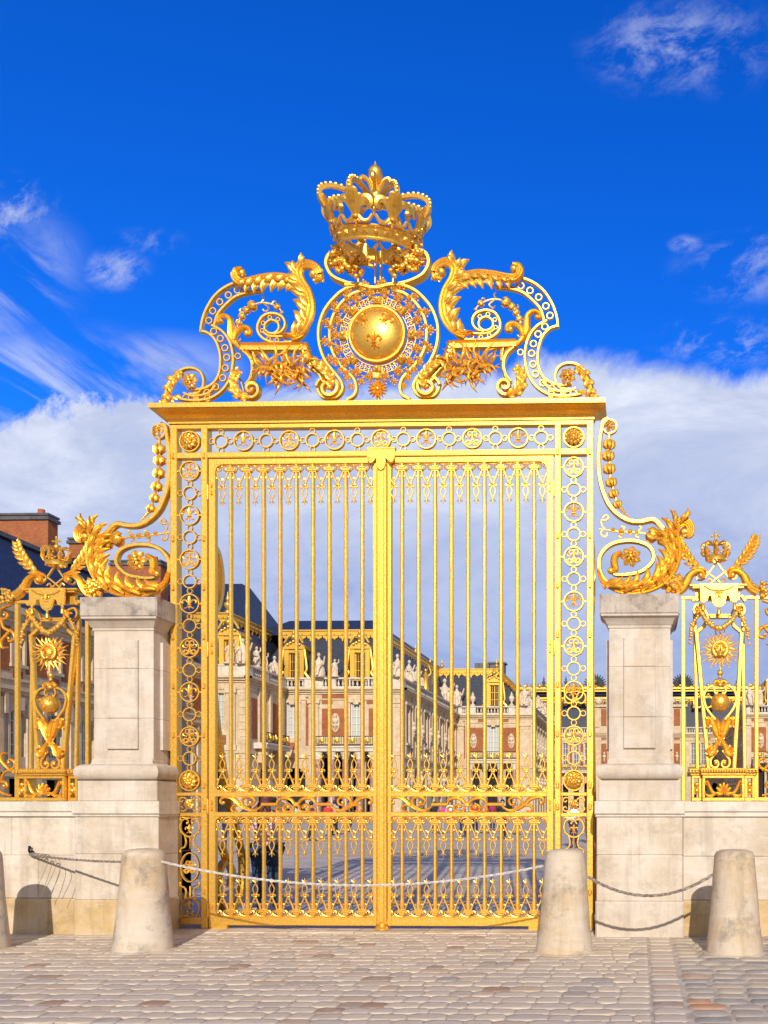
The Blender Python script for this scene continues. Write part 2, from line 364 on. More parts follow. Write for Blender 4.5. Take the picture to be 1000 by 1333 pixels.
# ================================================================== STONE PIERS, WALLS
Z = lambda py, Y=0.0, px=497: WZ(py, Y, px)
PF = -.54                                       # front plane of the piers
def pz(py): return Z(py, PF, 497)
PCX = 3.30
def pier(sgn):
    xc = sgn*PCX
    side = 'left' if sgn < 0 else 'right'
    t = thing('stone_pier', (xc, 0, 0), 'tall pale stone pier on the %s of the gate%s' % (side, ', its cap blotched with dark lichen and a sunlit side facing the opening' if sgn < 0 else ', with a taut joint down its plinth and its inner side out of view'), 'pier', 'stone piers flanking the gate')
    t['label'] = 'pale panelled stone pier left of the gate, beside the leftmost sun emblem' if sgn < 0 else 'pale panelled stone pier right of the gate, behind the sagging dark rope'
    BK = .62
    hw = .535; LIM = .385; YS = -.048
    def Lbox(m, hw_, y0, y1, z0_, z1_, ch=0):
        if hw_ <= LIM or y1 <= YS: m.box(xc-hw_, xc+hw_, y0, y1, z0_, z1_, ch); return
        m.box(xc-hw_, xc+hw_, y0, YS, z0_, z1_, ch)
        e = sorted((xc+sgn*hw_, xc-sgn*LIM)); m.box(e[0], e[1], YS-.01, y1, z0_+.001, z1_-.001)
    def ringL(hx, yf, yb, z_):
        i_, o_, l_ = xc-sgn*hx, xc+sgn*hx, xc-sgn*min(hx-.001, LIM)
        return [(o_, yf, z_), (i_, yf, z_), (i_, YS, z_), (l_, YS+.001, z_), (l_, yb, z_), (o_, yb, z_)]
    def blk(name, hw_, y0, z0, z1, mt, ch=.012, **k):
        m = M(); Lbox(m, hw_, y0, BK-(y0-PF), z0, z1, ch); return part(name, m, mt, t, **k)
    z = dict(bot=0.0, pl=pz(1173), ped=pz(1063), cop=pz(1043), plin=pz(1016), tor=pz(994), sh=pz(985), st=pz(816), lip=pz(801), top=pz(774))
    # lower plinth, pedestal in two courses
    blk('base_plinth', .55, PF-.015, 0-.02, z['pl'], BASESTONE if sgn < 0 else PIERSTONE, .02)
    m = M(); zm = pz(1113)
    Lbox(m, hw, PF, BK, z['pl']+.004, zm-.004, .01); Lbox(m, hw, PF, BK, zm+.004, z['ped'], .01)
    Lbox(m, hw-.01, PF+.01, BK-.01, z['pl']-.01, z['ped']-.01); part('pedestal', m, STONE, t)
    m = M(); Lbox(m, .56, PF-.04, BK+.04, z['ped']+.03, z['cop'], .012); Lbox(m, .55, PF-.02, BK+.02, z['ped']-.004, z['ped']+.03, .01)
    part('coping', m, CAPSTONE if 0 else PWHITE, t)
    m = M(); Lbox(m, .512, PF+.012, BK-.012, z['cop'], z['plin'], .01); part('plinth', m, PIERSTONE, t)
    # torus swept round the four sides
    m = M(); zt = (z['plin']+z['tor'])/2; rt = (z['tor']-z['plin'])/2
    prof = [(math.cos(a)*rt*1.0, math.sin(a)*rt) for a in [R(-90+22.5*i) for i in range(9)]]
    rings = []
    for (o_, zz) in [(0, -rt)]+prof+[(-.03, rt), (-.045, rt+.02), (-.045, rt+.045), (-.075, rt+.08)]:
        hx = .44+o_; rings.append(ringL(hx, PF+.08-o_, BK-.08+o_, zt+zz))
    vs = [p for r_ in rings for p in r_]; fs = [(6*i+j, 6*i+(j+1) % 6, 6*i+6+(j+1) % 6, 6*i+6+j) for i in range(len(rings)-1) for j in range(6)]
    m.add(vs, fs); part('torus_moulding', m, PIERSTONE, t, sharp=30)
    # shaft in courses with a raised panel on each visible face
    m = M(); s0 = PF+.16; hs = .388
    js = [z['tor']-.02, pz(933), pz(867), z['st']+.02]
    for a, b in zip(js[:-1], js[1:]): m.box(xc-hs, xc+hs, s0, BK-.16, a+.003, b-.003, .006)
    m.box(xc-hs+.006, xc+hs-.006, s0+.006, BK-.17, js[0], js[-1]); part('shaft', m, PIERSTONE, t)
    m = M()
    for a, b in zip([pz(974)]+js[1:3], js[1:3]+[pz(829)]):
        m.box(xc-.2, xc+.2, s0-.035, s0+.01, a+.0015, b-.0015, .008)
    for q in (-1, 1):
        for a, b in zip([pz(974)]+js[1:3], js[1:3]+[pz(829)]):
            xs = sorted((xc+q*(hs-.01), xc+q*(hs+.035))); m.box(xs[0], xs[1], s0+.17, BK-.33, a+.0015, b-.0015)
    part('raised_panel', m, PIERSTONE, t)
    # capital: cavetto and slab
    m = M(); rings = []
    for (o_, zz) in [(0, z['st']-.0), (.012, z['st']), (.012, z['st']+.03), (.03, z['st']+.045), (.055, z['lip']-.05), (.10, z['lip']-.012), (.12, z['lip']-.012), (.12, z['lip']+.012), (.105, z['lip']+.014)]:
        hx = hs+.0+o_*.8; rings.append(ringL(hx, s0-o_, BK-.16+o_, zz))
    vs = [p for r_ in rings for p in r_]; m.add(vs, [(6*i+j, 6*i+(j+1) % 6, 6*i+6+(j+1) % 6, 6*i+6+j) for i in range(len(rings)-1) for j in range(6)])
    part('capital_moulding', m, PIERSTONE, t, sharp=30)
    m = M(); Lbox(m, .498, s0-.13, BK-.03, z['lip']+.012, z['top'], .015); part('cap_slab', m, CAPSTONE, t)
    return t
pierL = pier(-1); pierR = pier(1)
ZCOP = pz(1043)
def low_wall(sgn):
    x0, x1 = sorted((sgn*(PCX+.54), sgn*(PCX+6.5)))
    t = thing('stone_wall', ((x0+x1)/2, 0, 0), 'low stained block wall left of the gate under the gilded railing, rope hook on its face' if sgn < 0 else 'low grey streaked block wall right of the gate under the gilded railing', 'wall', 'low walls either side of the gate')
    WF = PF+.10
    m = M(); zs = [-.02, pz(1172)]
    def course(z0, z1, off, yf, wmin=.75, wmax=1.25, mt=None):
        x = x0-off
        while x < x1:
            w = random.uniform(wmin, wmax); a, b = max(x, x0), min(x+w, x1)
            if b-a > .02: m.box(a+.003, b-.003, yf+random.uniform(0, .006), .5, z0+.003, z1-.003, .008)
            x += w
        m.box(x0+.004, x1-.004, yf+.014, .49, z0, z1)
    course(-.02, pz(1172), .3, WF-.03); part('base_course', m, BASESTONE, t)
    m = M(); course(pz(1172), pz(1115), .55, WF); course(pz(1115), pz(1063)+.0, .1, WF); part('block_courses', m, STONE, t)
    m = M(); x = x0
    while x < x1:
        w = min(random.uniform(1.4, 2.0), x1-x); m.box(x+.003, x+w-.003, WF-.05, .52, ZCOP-.135, ZCOP-.002, .012); m.box(x+.006, x+w-.006, WF-.03, .5, pz(1063)-.002, ZCOP-.135, .006); x += w
    part('coping', m, PWHITE, t); return t
wallL = low_wall(-1); wallR = low_wall(1)

# ------------------------------------------------------------------ bollards and ropes
BY = -1.68
def bollard_mesh():
    m = M(); prof = []
    for z_, r_ in [(-.03, .325), (.0, .325), (.04, .318), (.3, .287), (.6, .262), (.9, .238), (1.04, .228), (1.09, .219), (1.125, .195), (1.142, .155), (1.15, .08), (1.15, .01)]: prof.append((r_, z_))
    m.lathe((0, 0, 0), prof, 40); random.seed(3)
    for i, p in enumerate(m.v):
        a = math.atan2(p.y, p.x); k = 1+.008*math.sin(3*a+p.z*4)+.006*math.sin(7*a-p.z*9); k += .010*math.sin(13*a+p.z*23)*math.sin(5*p.z+a)+random.uniform(-.004, .004); m.v[i] = Vector((p.x*k, p.y*k, p.z+random.uniform(-.003, .003)))
    m.lathe((0, 0, -.006), [(.36, -.02), (.36, .006), (.33, .02), (.30, .02)], 30)
    return m.mesh('bollard', BOLSTONE, sharp=50)
bme = bollard_mesh()
BXS = [WX(-29, BY, 1200)-.0, WX(187, BY, 1200), WX(735, BY, 1200), WX(956, BY, 1200)]
BL = ['squat stone bollard cut off by the left edge of the picture', 'tapering stone bollard in front of the left pier, two ropes meeting at it',
      'tapering smooth stone bollard in front of the right end of the gate leaves', 'tapering pitted stone bollard in front of the right wall, rightmost of the four']
bolls = []
for x, l, rz in zip(BXS, BL, (0, 1.3, 2.9, 4.2)):
    o = inst('bollard', bme, None, (x, BY, 0), rot=(.012*math.sin(3*rz), .014*math.cos(5*rz), rz)); setp(o, l, 'bollard', 'stone bollards in front of the gate'); bolls.append(o)
def rope_curve(a, b, sag, n=40):
    a, b = Vector(a), Vector(b); return [a.lerp(b, i/n)-Vector((0, 0, sag*4*(i/n)*(1-i/n))) for i in range(n+1)]
def rope(pts, r, mt, label):
    m = M()                                      # three twisted strands
    d = []; L = 0
    for i, p in enumerate(pts):
        if i: L += (p-pts[i-1]).length
        d.append(L)
    N = int(L/.022); P = []
    for i in range(N+1):
        s = L*i/N; k = max(j for j in range(len(d)) if d[j] <= s+1e-9); k = min(k, len(pts)-2)
        P.append(pts[k].lerp(pts[k+1], (s-d[k])/max(d[k+1]-d[k], 1e-6)))
    for ph in range(3):
        Q = []
        for i, p in enumerate(P):
            t = (P[min(i+1, N)]-P[max(i-1, 0)]).normalized(); n = t.cross(YAX).normalized(); b = t.cross(n)
            a = i*.5+ph*2*PI/3; Q.append(p+n*math.cos(a)*r*.55+b*math.sin(a)*r*.55)
        m.tube(Q, r*.62, 5)
    return m
hook = G(42, 1110, PF+.10)
def at(i, side, z): return Vector((BXS[i]+side*(.262-.0*z), BY, z))
zr1 = Z(1122, BY, 187)
m = rope(rope_curve(hook+Vector((.0, -.05, -.02)), Vector((BXS[1]-.24, BY, zr1)), .02), .013, ROPE, '')
for k in range(5):                               # frayed wraps near the hook
    q = hook.lerp(Vector((BXS[1]-.24, BY, zr1)), .02+k*.045)+Vector((0, -.03, -.02)); m.tube(circ(q, .024, 10), .007, 5, closed=True)
for k in range(4):
    q = hook.lerp(Vector((BXS[1]-.24, BY, zr1)), .22+.035*k)+Vector((0, -.04, -.02)); m.tube(cr([q, q+Vector((-.02+.02*k, 0, -.12)), q+Vector((-.14+.02*k, 0, -.38-.1*(k % 2)))], 5), .0035, 4)
setp(part('rope', m, ROPE, None, hook), 'frayed rope from the iron hook in the left wall to the nearest bollard', 'rope', 'ropes slung between the bollards')
p0 = Vector((BXS[1]+.2, BY-.02, Z(1121, BY, 220))); p1 = Vector((BXS[2]-.235, BY-.02, Z(1127, BY, 700)))
m = rope(rope_curve(p0, p1, .245), .0125, ROPEPALE, '')
setp(part('rope', m, ROPEPALE, None, p0), 'long pale rope sagging across the front of the gate leaves', 'rope', 'ropes slung between the bollards')
p0 = Vector((BXS[2]+.235, BY-.02, Z(1139, BY, 760))); p1 = Vector((BXS[3]-.235, BY-.02, Z(1138, BY, 925)))
m = rope(rope_curve(p0, p1, .235), .0165, ROPE, '')
setp(part('rope', m, ROPE, None, p0), 'thick dark rope sagging in front of the right pier', 'rope', 'ropes slung between the bollards')
m = M(); m.tube(cr([hook+Vector((0, .06, 0)), hook+Vector((0, -.03, 0)), hook+Vector((0, -.06, .03)), hook+Vector((0, -.05, .07)), hook+Vector((0, -.03, .06))], 5), .014, 7, ref=Vector((1, 0, 0)))
m.lathe(hook+Vector((0, .0, 0)), [(.03, -.012), (.03, .01), (.02, .02)], 12, 'Y'); m.sphere(hook+Vector((0, -.05, .075)), .018)
setp(part('wall_hook', m, BLACKIRON, None, hook), 'black iron hook fixed to the left wall holding the frayed rope', 'hook')

# ================================================================== ORNAMENT TEMPLATES (gilded iron)
def P3(x, z, y=0.0): return Vector((x, y, z))
def ring(m, c, r, w, d, n=28, rz=None): m.flat(circ(c, r, n, rz), w, d, True)
def fleur(m, c, s, y=-.02, th=.05, k=1.0):
    c = Vector(c)
    def q(x, z): return c+P3(x*s*k, z*s, y)
    m.leaf(cr([q(0, -.08), q(0, .06), q(0, .2), q(0, .36), q(0, .5)], 3), [x*s for x in (.025, .06, .105, .085, .005)], [th*s*.5, th*s*1.2, th*s*.6])
    for a in (-1, 1):
        m.leaf(cr([q(a*.03, -.08), q(a*.08, .06), q(a*.18, .19), q(a*.31, .17), q(a*.345, .04), q(a*.27, -.02)], 3), [x*s for x in (.02, .045, .065, .065, .055, .03)], th*s)
        m.leaf(cr([q(a*.02, -.12), q(a*.08, -.22), q(a*.2, -.32), q(a*.22, -.25)], 3), [x*s for x in (.02, .04, .035, .02)], th*s*.8)
    m.leaf(cr([q(0, -.12), q(0, -.26), q(0, -.42)], 3), [x*s for x in (.02, .05, .0)], th*s*.9)
    p = q(0, -.1); m.box(p.x-.12*s, p.x+.12*s, p.y-.07*s, p.y+.05*s, p.z-.025*s, p.z+.025*s, .008*s)
def monogram(m, c, r, y=-.01, w=.011):
    c = Vector(c)
    for a in (-1, 1):
        L = [(-.18, .38), (-.30, .26), (-.46, .40), (-.40, .66), (-.12, .70), (.02, .42), (.0, .05), (-.22, -.42), (-.46, -.62), (-.64, -.40), (-.46, -.20), (-.10, -.36), (.22, -.62), (.5, -.62), (.74, -.28)]
        m.tube(cr([c+P3(a*x*r, z*r, y+.004*a) for x, z in L], 4), [w*.7, w, w, w*.8], 6)
        L = [(.0, .55), (.28, .05), (.62, .1), (.70, .3), (.52, .36)]
        m.tube(cr([c+P3(a*x*r, z*r, y) for x, z in L], 4), w*.7, 5)
def rosette(m, c, r, n=10, y=-.02, b=.05):
    c = Vector(c)
    for lay, (rr, nn, off) in enumerate(((1.0, n, 0), (.62, max(n-3, 5), .3))):
        for i in range(nn):
            a = 2*PI*i/nn+off
            def q(t, h): return c+Vector((math.cos(a)*t*r*rr, y-h*r, math.sin(a)*t*r*rr))
            m.leaf(cr([q(.12, .15+.2*lay), q(.45, .36+.2*lay), q(.8, .3+.2*lay), q(1.0, .1+.2*lay)], 2), [r*rr*x for x in (.08, .2, 1.9*PI/nn*.8*.5, .06)], b*r*2)
    m.sphere(c+Vector((0, y-.35*r, 0)), r*.24)
def spike(m, c, s=1, up=1):                      # the V-and-loop pendant between two bars; c = root, 0.45 m tall
    c = Vector(c); sg = up
    def q(x, z, y=0): return c+P3(x*s, z*s*sg, y)
    for a in (-1, 1):
        m.tube(cr([q(a*.072, .035), q(a*.066, .075), q(a*.05, .12), q(a*.03, .165), q(a*.008, .215)], 3), [.011*s, .012*s, .011*s], 6)
        m.tube(cr([q(a*.052, .12), q(a*.075, .135), q(a*.078, .112)], 3), [.008*s, .005*s], 5)
        m.tube(cr([q(a*.028, .165), q(a*.008, .15), q(a*.01, .135)], 3), [.008*s, .005*s], 5)
        m.tube(cr([q(a*.012, .245), q(a*.036, .262), q(a*.05, .25), q(a*.042, .236)], 3), [.012*s, .011*s, .009*s], 6)
        m.tube(cr([q(0, .255), q(a*.024, .29), q(a*.034, .335), q(a*.02, .38), q(0, .41)], 3), [.009*s, .009*s], 6)
        m.tube(cr([q(0, .43), q(a*.02, .445), q(a*.036, .462)], 3), [.009*s, .006*s], 5)
    p = q(0, .23); m.box(p.x-.026*s, p.x+.026*s, -.016*s+c.y, .012*s+c.y, p.z-.012*s, p.z+.012*s, .004*s)
    m.tube([q(0, .41), q(0, .44), q(0, .49)], [.01*s, .014*s, .003*s], 6); m.sphere(q(0, .425), .014*s, nu=8, nv=5)
def border_unit(m, c, w, up=1):                  # pair of small scrolls filling one bay of the border
    c = Vector(c)
    for a in (-1, 1):
        L = [(w*.5, -.01), (w*.33, -.012), (w*.12, -.03), (w*.06, -.06), (w*.16, -.082), (w*.28, -.066), (w*.24, -.046)]
        m.tube(cr([c+P3(a*x, z*up) for x, z in L], 3), [.008, .011, .011, .007], 5)
        m.sphere(c+P3(a*w*.24, -.058*up, -.004), .014, nu=7, nv=5)
    m.sphere(c+P3(0, -.022*up, -.004), .013, nu=7, nv=5)
def husk_chain(m, P, sizes, n=5):                # bell flowers threaded on a stem
    for i, (p, s) in enumerate(zip(P, sizes)):
        nx = P[i+1] if i+1 < len(P) else P[i]+(P[i]-P[i-1]); t = (nx-p).normalized()
        m.sphere(p, s, nu=9, nv=6)
        for k in range(n):
            a = 2*PI*k/n+.3; e1 = t.cross(YAX).normalized(); o_ = e1*math.cos(a)+YAX*math.sin(a)
            m.leaf([p-t*s*1.1+o_*s*.3, p-t*s*.4+o_*s*1.0, p+t*s*.5+o_*s*1.08, p+t*s*1.25+o_*s*.65], [s*.25, s*.6, s*.55, .002], s*.3)
def lobes(m, pts, side, n, L0, L1, wk=.36, ang=50, y=0, bulge=.05, t0=.05, t1=.95, curl=.5, fwd=.35, out=None):
    """leaf lobes springing from one side of a spine: the body of an acanthus leaf"""
    N = len(pts)
    for i in range(n):
        t = t0+(t1-t0)*i/(max(n-1, 1)); f = t*(N-1); k = min(int(f), N-2); p = pts[k].lerp(pts[k+1], f-k)
        T = (pts[min(k+2, N-1)]-pts[max(k-1, 0)]).normalized(); Nn = T.cross(YAX).normalized()*side
        u = i/max(n-1, 1); L = L0*(1-u)+L1*u; L *= .85+.3*math.sin(PI*u)
        a = R(ang)+random.uniform(-.08, .08); d = T*math.cos(a)+Nn*math.sin(a); d2 = T*math.cos(a*curl)+Nn*math.sin(a*curl)
        yo = random.uniform(-.006, .006)
        q = [p-Nn*L*.1+Vector((0, y+yo, 0)), p+d*L*.35+Vector((0, y-fwd*.35*L+yo, 0)), p+d*L*.7+Vector((0, y-fwd*.4*L+yo, 0)), p+d*L*.82+d2*L*.25+Vector((0, y-fwd*.05*L+yo, 0))]
        m.leaf(cr(q, 3), [L*wk*.5, L*wk, L*wk*.8, L*.04], [L*.12, L*.16, L*.1])
def acanthus(m, pts, w, b, n, L0, L1, sides=(1, -1), **k):
    m.leaf(pts, w, b)
    for s in sides: lobes(m, pts, s, n, L0, L1, **k)
def flutes(m, S, hw, n=4, y=-.03, b=.035):
    N = len(S); H = resamp(hw, N); nn = []
    for i in range(N):
        t = (S[min(i+1, N-1)]-S[max(i-1, 0)]).normalized(); nn.append(t.cross(YAX).normalized())
    for k in range(n):
        f = -1+2*(k+.5)/n; P = [S[i]+nn[i]*H[i]*f+V(0, y-H[i]*.35*(1-f*f), 0) for i in range(N)]
        m.leaf(P, [h/n*1.35 for h in H], [min(b, h*.5+.004) for h in (min(H), max(H), max(H), min(H))])
def spiral(c, r0, r1, a0, turns, n=40, sgn=1, sq=1.0):
    c = Vector(c); return [c+P3((r0+(r1-r0)*i/n)*math.cos(a0+sgn*2*PI*turns*i/n), (r0+(r1-r0)*i/n)*sq*math.sin(a0+sgn*2*PI*turns*i/n)) for i in range(n+1)]

# ================================================================== PORTAL
X = lambda px: WX(px, 0, 900)
XC = X(498.0)
YF, YB = -.03, .07
portal = thing('gate_portal', (XC, 0, 0), 'gilded gateway frame with pierced side posts and frieze, crowned crest and medallion on top', 'gateway')
ZP = Z(550.5)
# cornice
x0, x1 = X(222.5), X(773.0)
KL = (x0-G(193, 521, -.265).x)/.235; KR = (G(788, 521, -.265).x-x1)/.235
m = M(); rings = []; H = Z(521.5, -.25)-ZP
for o_, h in [(0, 0), (.02, 0), (.02, .16), (.04, .19), (.04, .27), (.055, .30), (.075, .40), (.12, .52), (.18, .60), (.21, .64), (.21, .68), (.235, .68), (.235, 1.0), (.22, 1.02)]:
    z_ = ZP+H*h; rings.append([(x0-o_*KL, YF-o_, z_), (x1+o_*KR, YF-o_, z_), (x1+o_*KR, YB+o_, z_), (x0-o_*KL, YB+o_, z_)])
vs = [p for r_ in rings for p in r_]
m.add(vs, [(4*i+j, 4*i+(j+1) % 4, 4*i+4+(j+1) % 4, 4*i+4+j) for i in range(len(rings)-1) for j in range(4)]+[(0, 3, 2, 1), tuple(len(vs)-4+j for j in range(4))])
part('cornice', m, GOLD, portal, sharp=25)
ZFR0, ZFR1 = Z(595), Z(587.3)                   # bar below the frieze
ZFT0, ZFT1 = Z(556.5), ZP
ZG = 0.0
# shared ring ornaments, built once about the origin
def sat(m, r, R_):
    for a in range(4):
        p = P3(math.cos(a*PI/2)*r, math.sin(a*PI/2)*r); ring(m, p, R_, .012, .03, 14)
mF = M(); ring(mF, (0, 0, 0), .124, .02, .05, 36); fleur(mF, (0, 0, .005), .215, -.02, .055, 1.25); [mF.box(a*.148-.018, a*.148+.018, -.012, .012, -.008, .008) for a in (-1, 1)]
mM = M(); ring(mM, (0, 0, 0), .124, .02, .05, 36); monogram(mM, (0, 0, 0), .128); [mM.box(a*.148-.018, a*.148+.018, -.012, .012, -.008, .008) for a in (-1, 1)]
mS = M(); ring(mS, (0, 0, 0), .085, .02, .045, 30); sat(mS, .122, .034)
mR = M(); ring(mR, (0, 0, 0), .13, .024, .05, 36); rosette(mR, (0, 0, 0), .112, 10); mR.lathe((0, 0, 0), [(.12, .01), (.12, .02), (.01, .02)], 20, 'Y')
meF, meM, meS, meR = [k.mesh(n, GOLD, sharp=45) for k, n in ((mF, 'fleur_ring'), (mM, 'monogram_ring'), (mS, 'small_ring'), (mR, 'rosette_ring'))]
def seq(parent, spots):
    for kind, p in spots:
        inst({'F': 'fleur_ring', 'M': 'monogram_ring', 'S': 'small_ring', 'R': 'rosette_ring'}[kind], {'F': meF, 'M': meM, 'S': meS, 'R': meR}[kind], parent, p)
fr = M(); fr.box(X(232)+0, X(764), YF, YB, ZFR0, ZFR1, .006); fr.box(x0, x1, YF, YB, ZFT0, ZFT1-.003, .006)
fr.box(X(271.5), X(722.5), YF-.006, YF, ZFR0+.012, ZFR0+.022); fo = part('frieze', fr, GOLD, portal)
zr = Z(572.5); mp = lambda p: 248+(p-247.2)*(746.5-248)/(743-247.2)
seq(fo, [('S MFSMFS'[0] if 0 else k, V(X(mp(p)), .0, zr)) for k, p in zip('SFSMSFSMSFSMSFS', [287.2, 316.6, 345.8, 375.8, 405.6, 434.4, 463.8, 494.5, 523.2, 553, 582.4, 612.5, 642.2, 672, 701.4])])
_c = M(); _c.tube([V(0, .004, -.045), V(0, -.010, -.03), V(0, -.010, .03), V(0, .004, .045)], [.008, .02, .02, .008], 7, ref=V(1, 0, 0)); CLAMP = _c.mesh('clamp', GOLD)
def pilaster(sgn):
    if sgn < 0: a0, a1, b0, b1, c = 223, 232, 263, 271.5, 247.6
    else: a0, a1, b0, b1, c = 764, 773, 722.5, 730.5, 747.2
    pm = M(); cx = X(c)
    for p, q in ((a0, a1), (b0, b1)):
        pm.box(X(p), X(q), YF-.004, YB+.03, ZG+.012, ZP-.004, .008)
    xi = sorted([X(a1), X(b0)]) if sgn < 0 else sorted([X(a0), X(b1)])
    for y0_, y1_ in ((1036, 1031.5), (1063, 1058), (1204, 1196)): pm.box(xi[0], xi[1], YF+.002, YB, Z(y0_), Z(y1_), .005)
    t = part('side_frame', pm, GOLD, portal)
    for yy in (592, 700, 764, 828, 892, 956, 1022, 1050, 1160):
        for p, q in ((a0, a1), (b0, b1)): inst('clamp', CLAMP, t, V((X(p)+X(q))/2, YF-.008, Z(yy)))
    seq(t, [('R', V(cx, 0, zr))])
    seq(t, [(k, V(cx, 0, Z(611+28.93*i))) for i, k in enumerate('MSFSMSFSMSFSMSR')])
    # small scroll panel
    o = M(); zc = (Z(1036)+Z(1058))/2
    for a in (-1, 1):
        for s in (-1, 1):
            o.tube(cr([V(cx+a*x, -.005, zc+s*z) for x, z in [(.02, .02), (.06, .08), (.12, .085), (.14, .05), (.11, .03), (.09, .055)]], 4), [.012, .012, .008], 6)
    rosette(o, (cx, 0, zc), .07, 6); fleur(o, (cx, 0, zc), .12); part('scroll_panel', o, GOLD, t)
    # tall scroll panel with the monogram oval
    o = M(); zt_, zb_ = Z(1063), Z(1196); zm = (zt_+zb_)/2; hh = (zt_-zb_)/2
    for s in (-1, 1):
        for a in (-1, 1):
            L = [(.0, .60), (.05, .62), (.11, .70), (.13, .80), (.105, .92), (.05, .95), (.02, .90), (.04, .85)]
            o.tube(cr([V(cx+a*x, -.005, zm+s*z*hh) for x, z in L], 4), [.015, .016, .013, .01], 6)
            L = [(.13, .70), (.075, .64), (.055, .55), (.05, .48), (.07, .40), (.115, .37), (.135, .31), (.12, .29)]
            o.tube(cr([V(cx+a*x, -.008, zm+s*z*hh) for x, z in L], 4), [.008, .013, .014, .01], 6)
            o.tube(cr([V(cx+a*x, -.005, zm+s*z*hh) for x, z in [(.0, .97), (.06, .97), (.12, .99), (.135, .93)]], 4), .009, 5)
            o.sphere(V(cx+a*.125, -.01, zm+s*.31*hh), .016); o.sphere(V(cx+a*.035, -.01, zm+s*.87*hh), .017)
        fleur(o, V(cx, 0, zm+s*.75*hh), .15 if s > 0 else .15)
        o.tube([V(cx, 0, zm+s*.6*hh), V(cx, 0, zm+s*.37*hh)], .01, 5)
    ring(o, V(cx, 0, zm), .12, .02, .04, 30, rz=.19); monogram(o, V(cx, 0, zm), .115); monogram(o, V(cx, .006, zm-.0), .10, w=.009)
    part('monogram_panel', o, GOLD, t)
    # hinge pins on the inner post
    xx = X(271.8) if sgn < 0 else X(722)
    for yy in (640, 845, 1050, 1185): h = M(); h.lathe(V(xx, -.035, Z(yy)), [(.001, -.10), (.013, -.095), (.016, -.06), (.016, .06), (.013, .095), (.001, .10)], 10); part('hinge', h, GOLD, t)
    # buttress scroll behind, standing square to the gate
    b = M(); xx = X(267) if sgn < 0 else X(768.5)
    def q(y_, z_): return V(xx, y_, z_)
    for L, w_ in (([(.08, 4.25), (.2, 4.2), (.38, 4.4), (.45, 4.72), (.36, 5.02), (.2, 5.1), (.12, 4.98), (.16, 4.85)], .075),
                  ([(.12, 4.25), (.2, 3.6), (.28, 2.95), (.5, 2.2), (.75, 1.6), (1.02, 1.15), (1.14, .75), (1.05, .32), (.72, .16), (.42, .35), (.40, .70), (.60, .86), (.80, .70), (.74, .5)], .065),
                  ([(.12, 1.05), (.3, 1.12), (.5, 1.05), (.62, .86)], .055), ([(.12, .06), (.5, .04), (1.1, .05)], .08)):
        P = cr([q(*p) for p in L], 5); b.sweep(P, [[(-w_/2, -.045), (w_/2, -.045), (w_/2, .045), (-w_/2, .045)]]*len(P), ref=V(1, 0, 0))
    part('buttress_scroll', b, GOLD, portal)
    return t
pilaster(-1); pilaster(1)

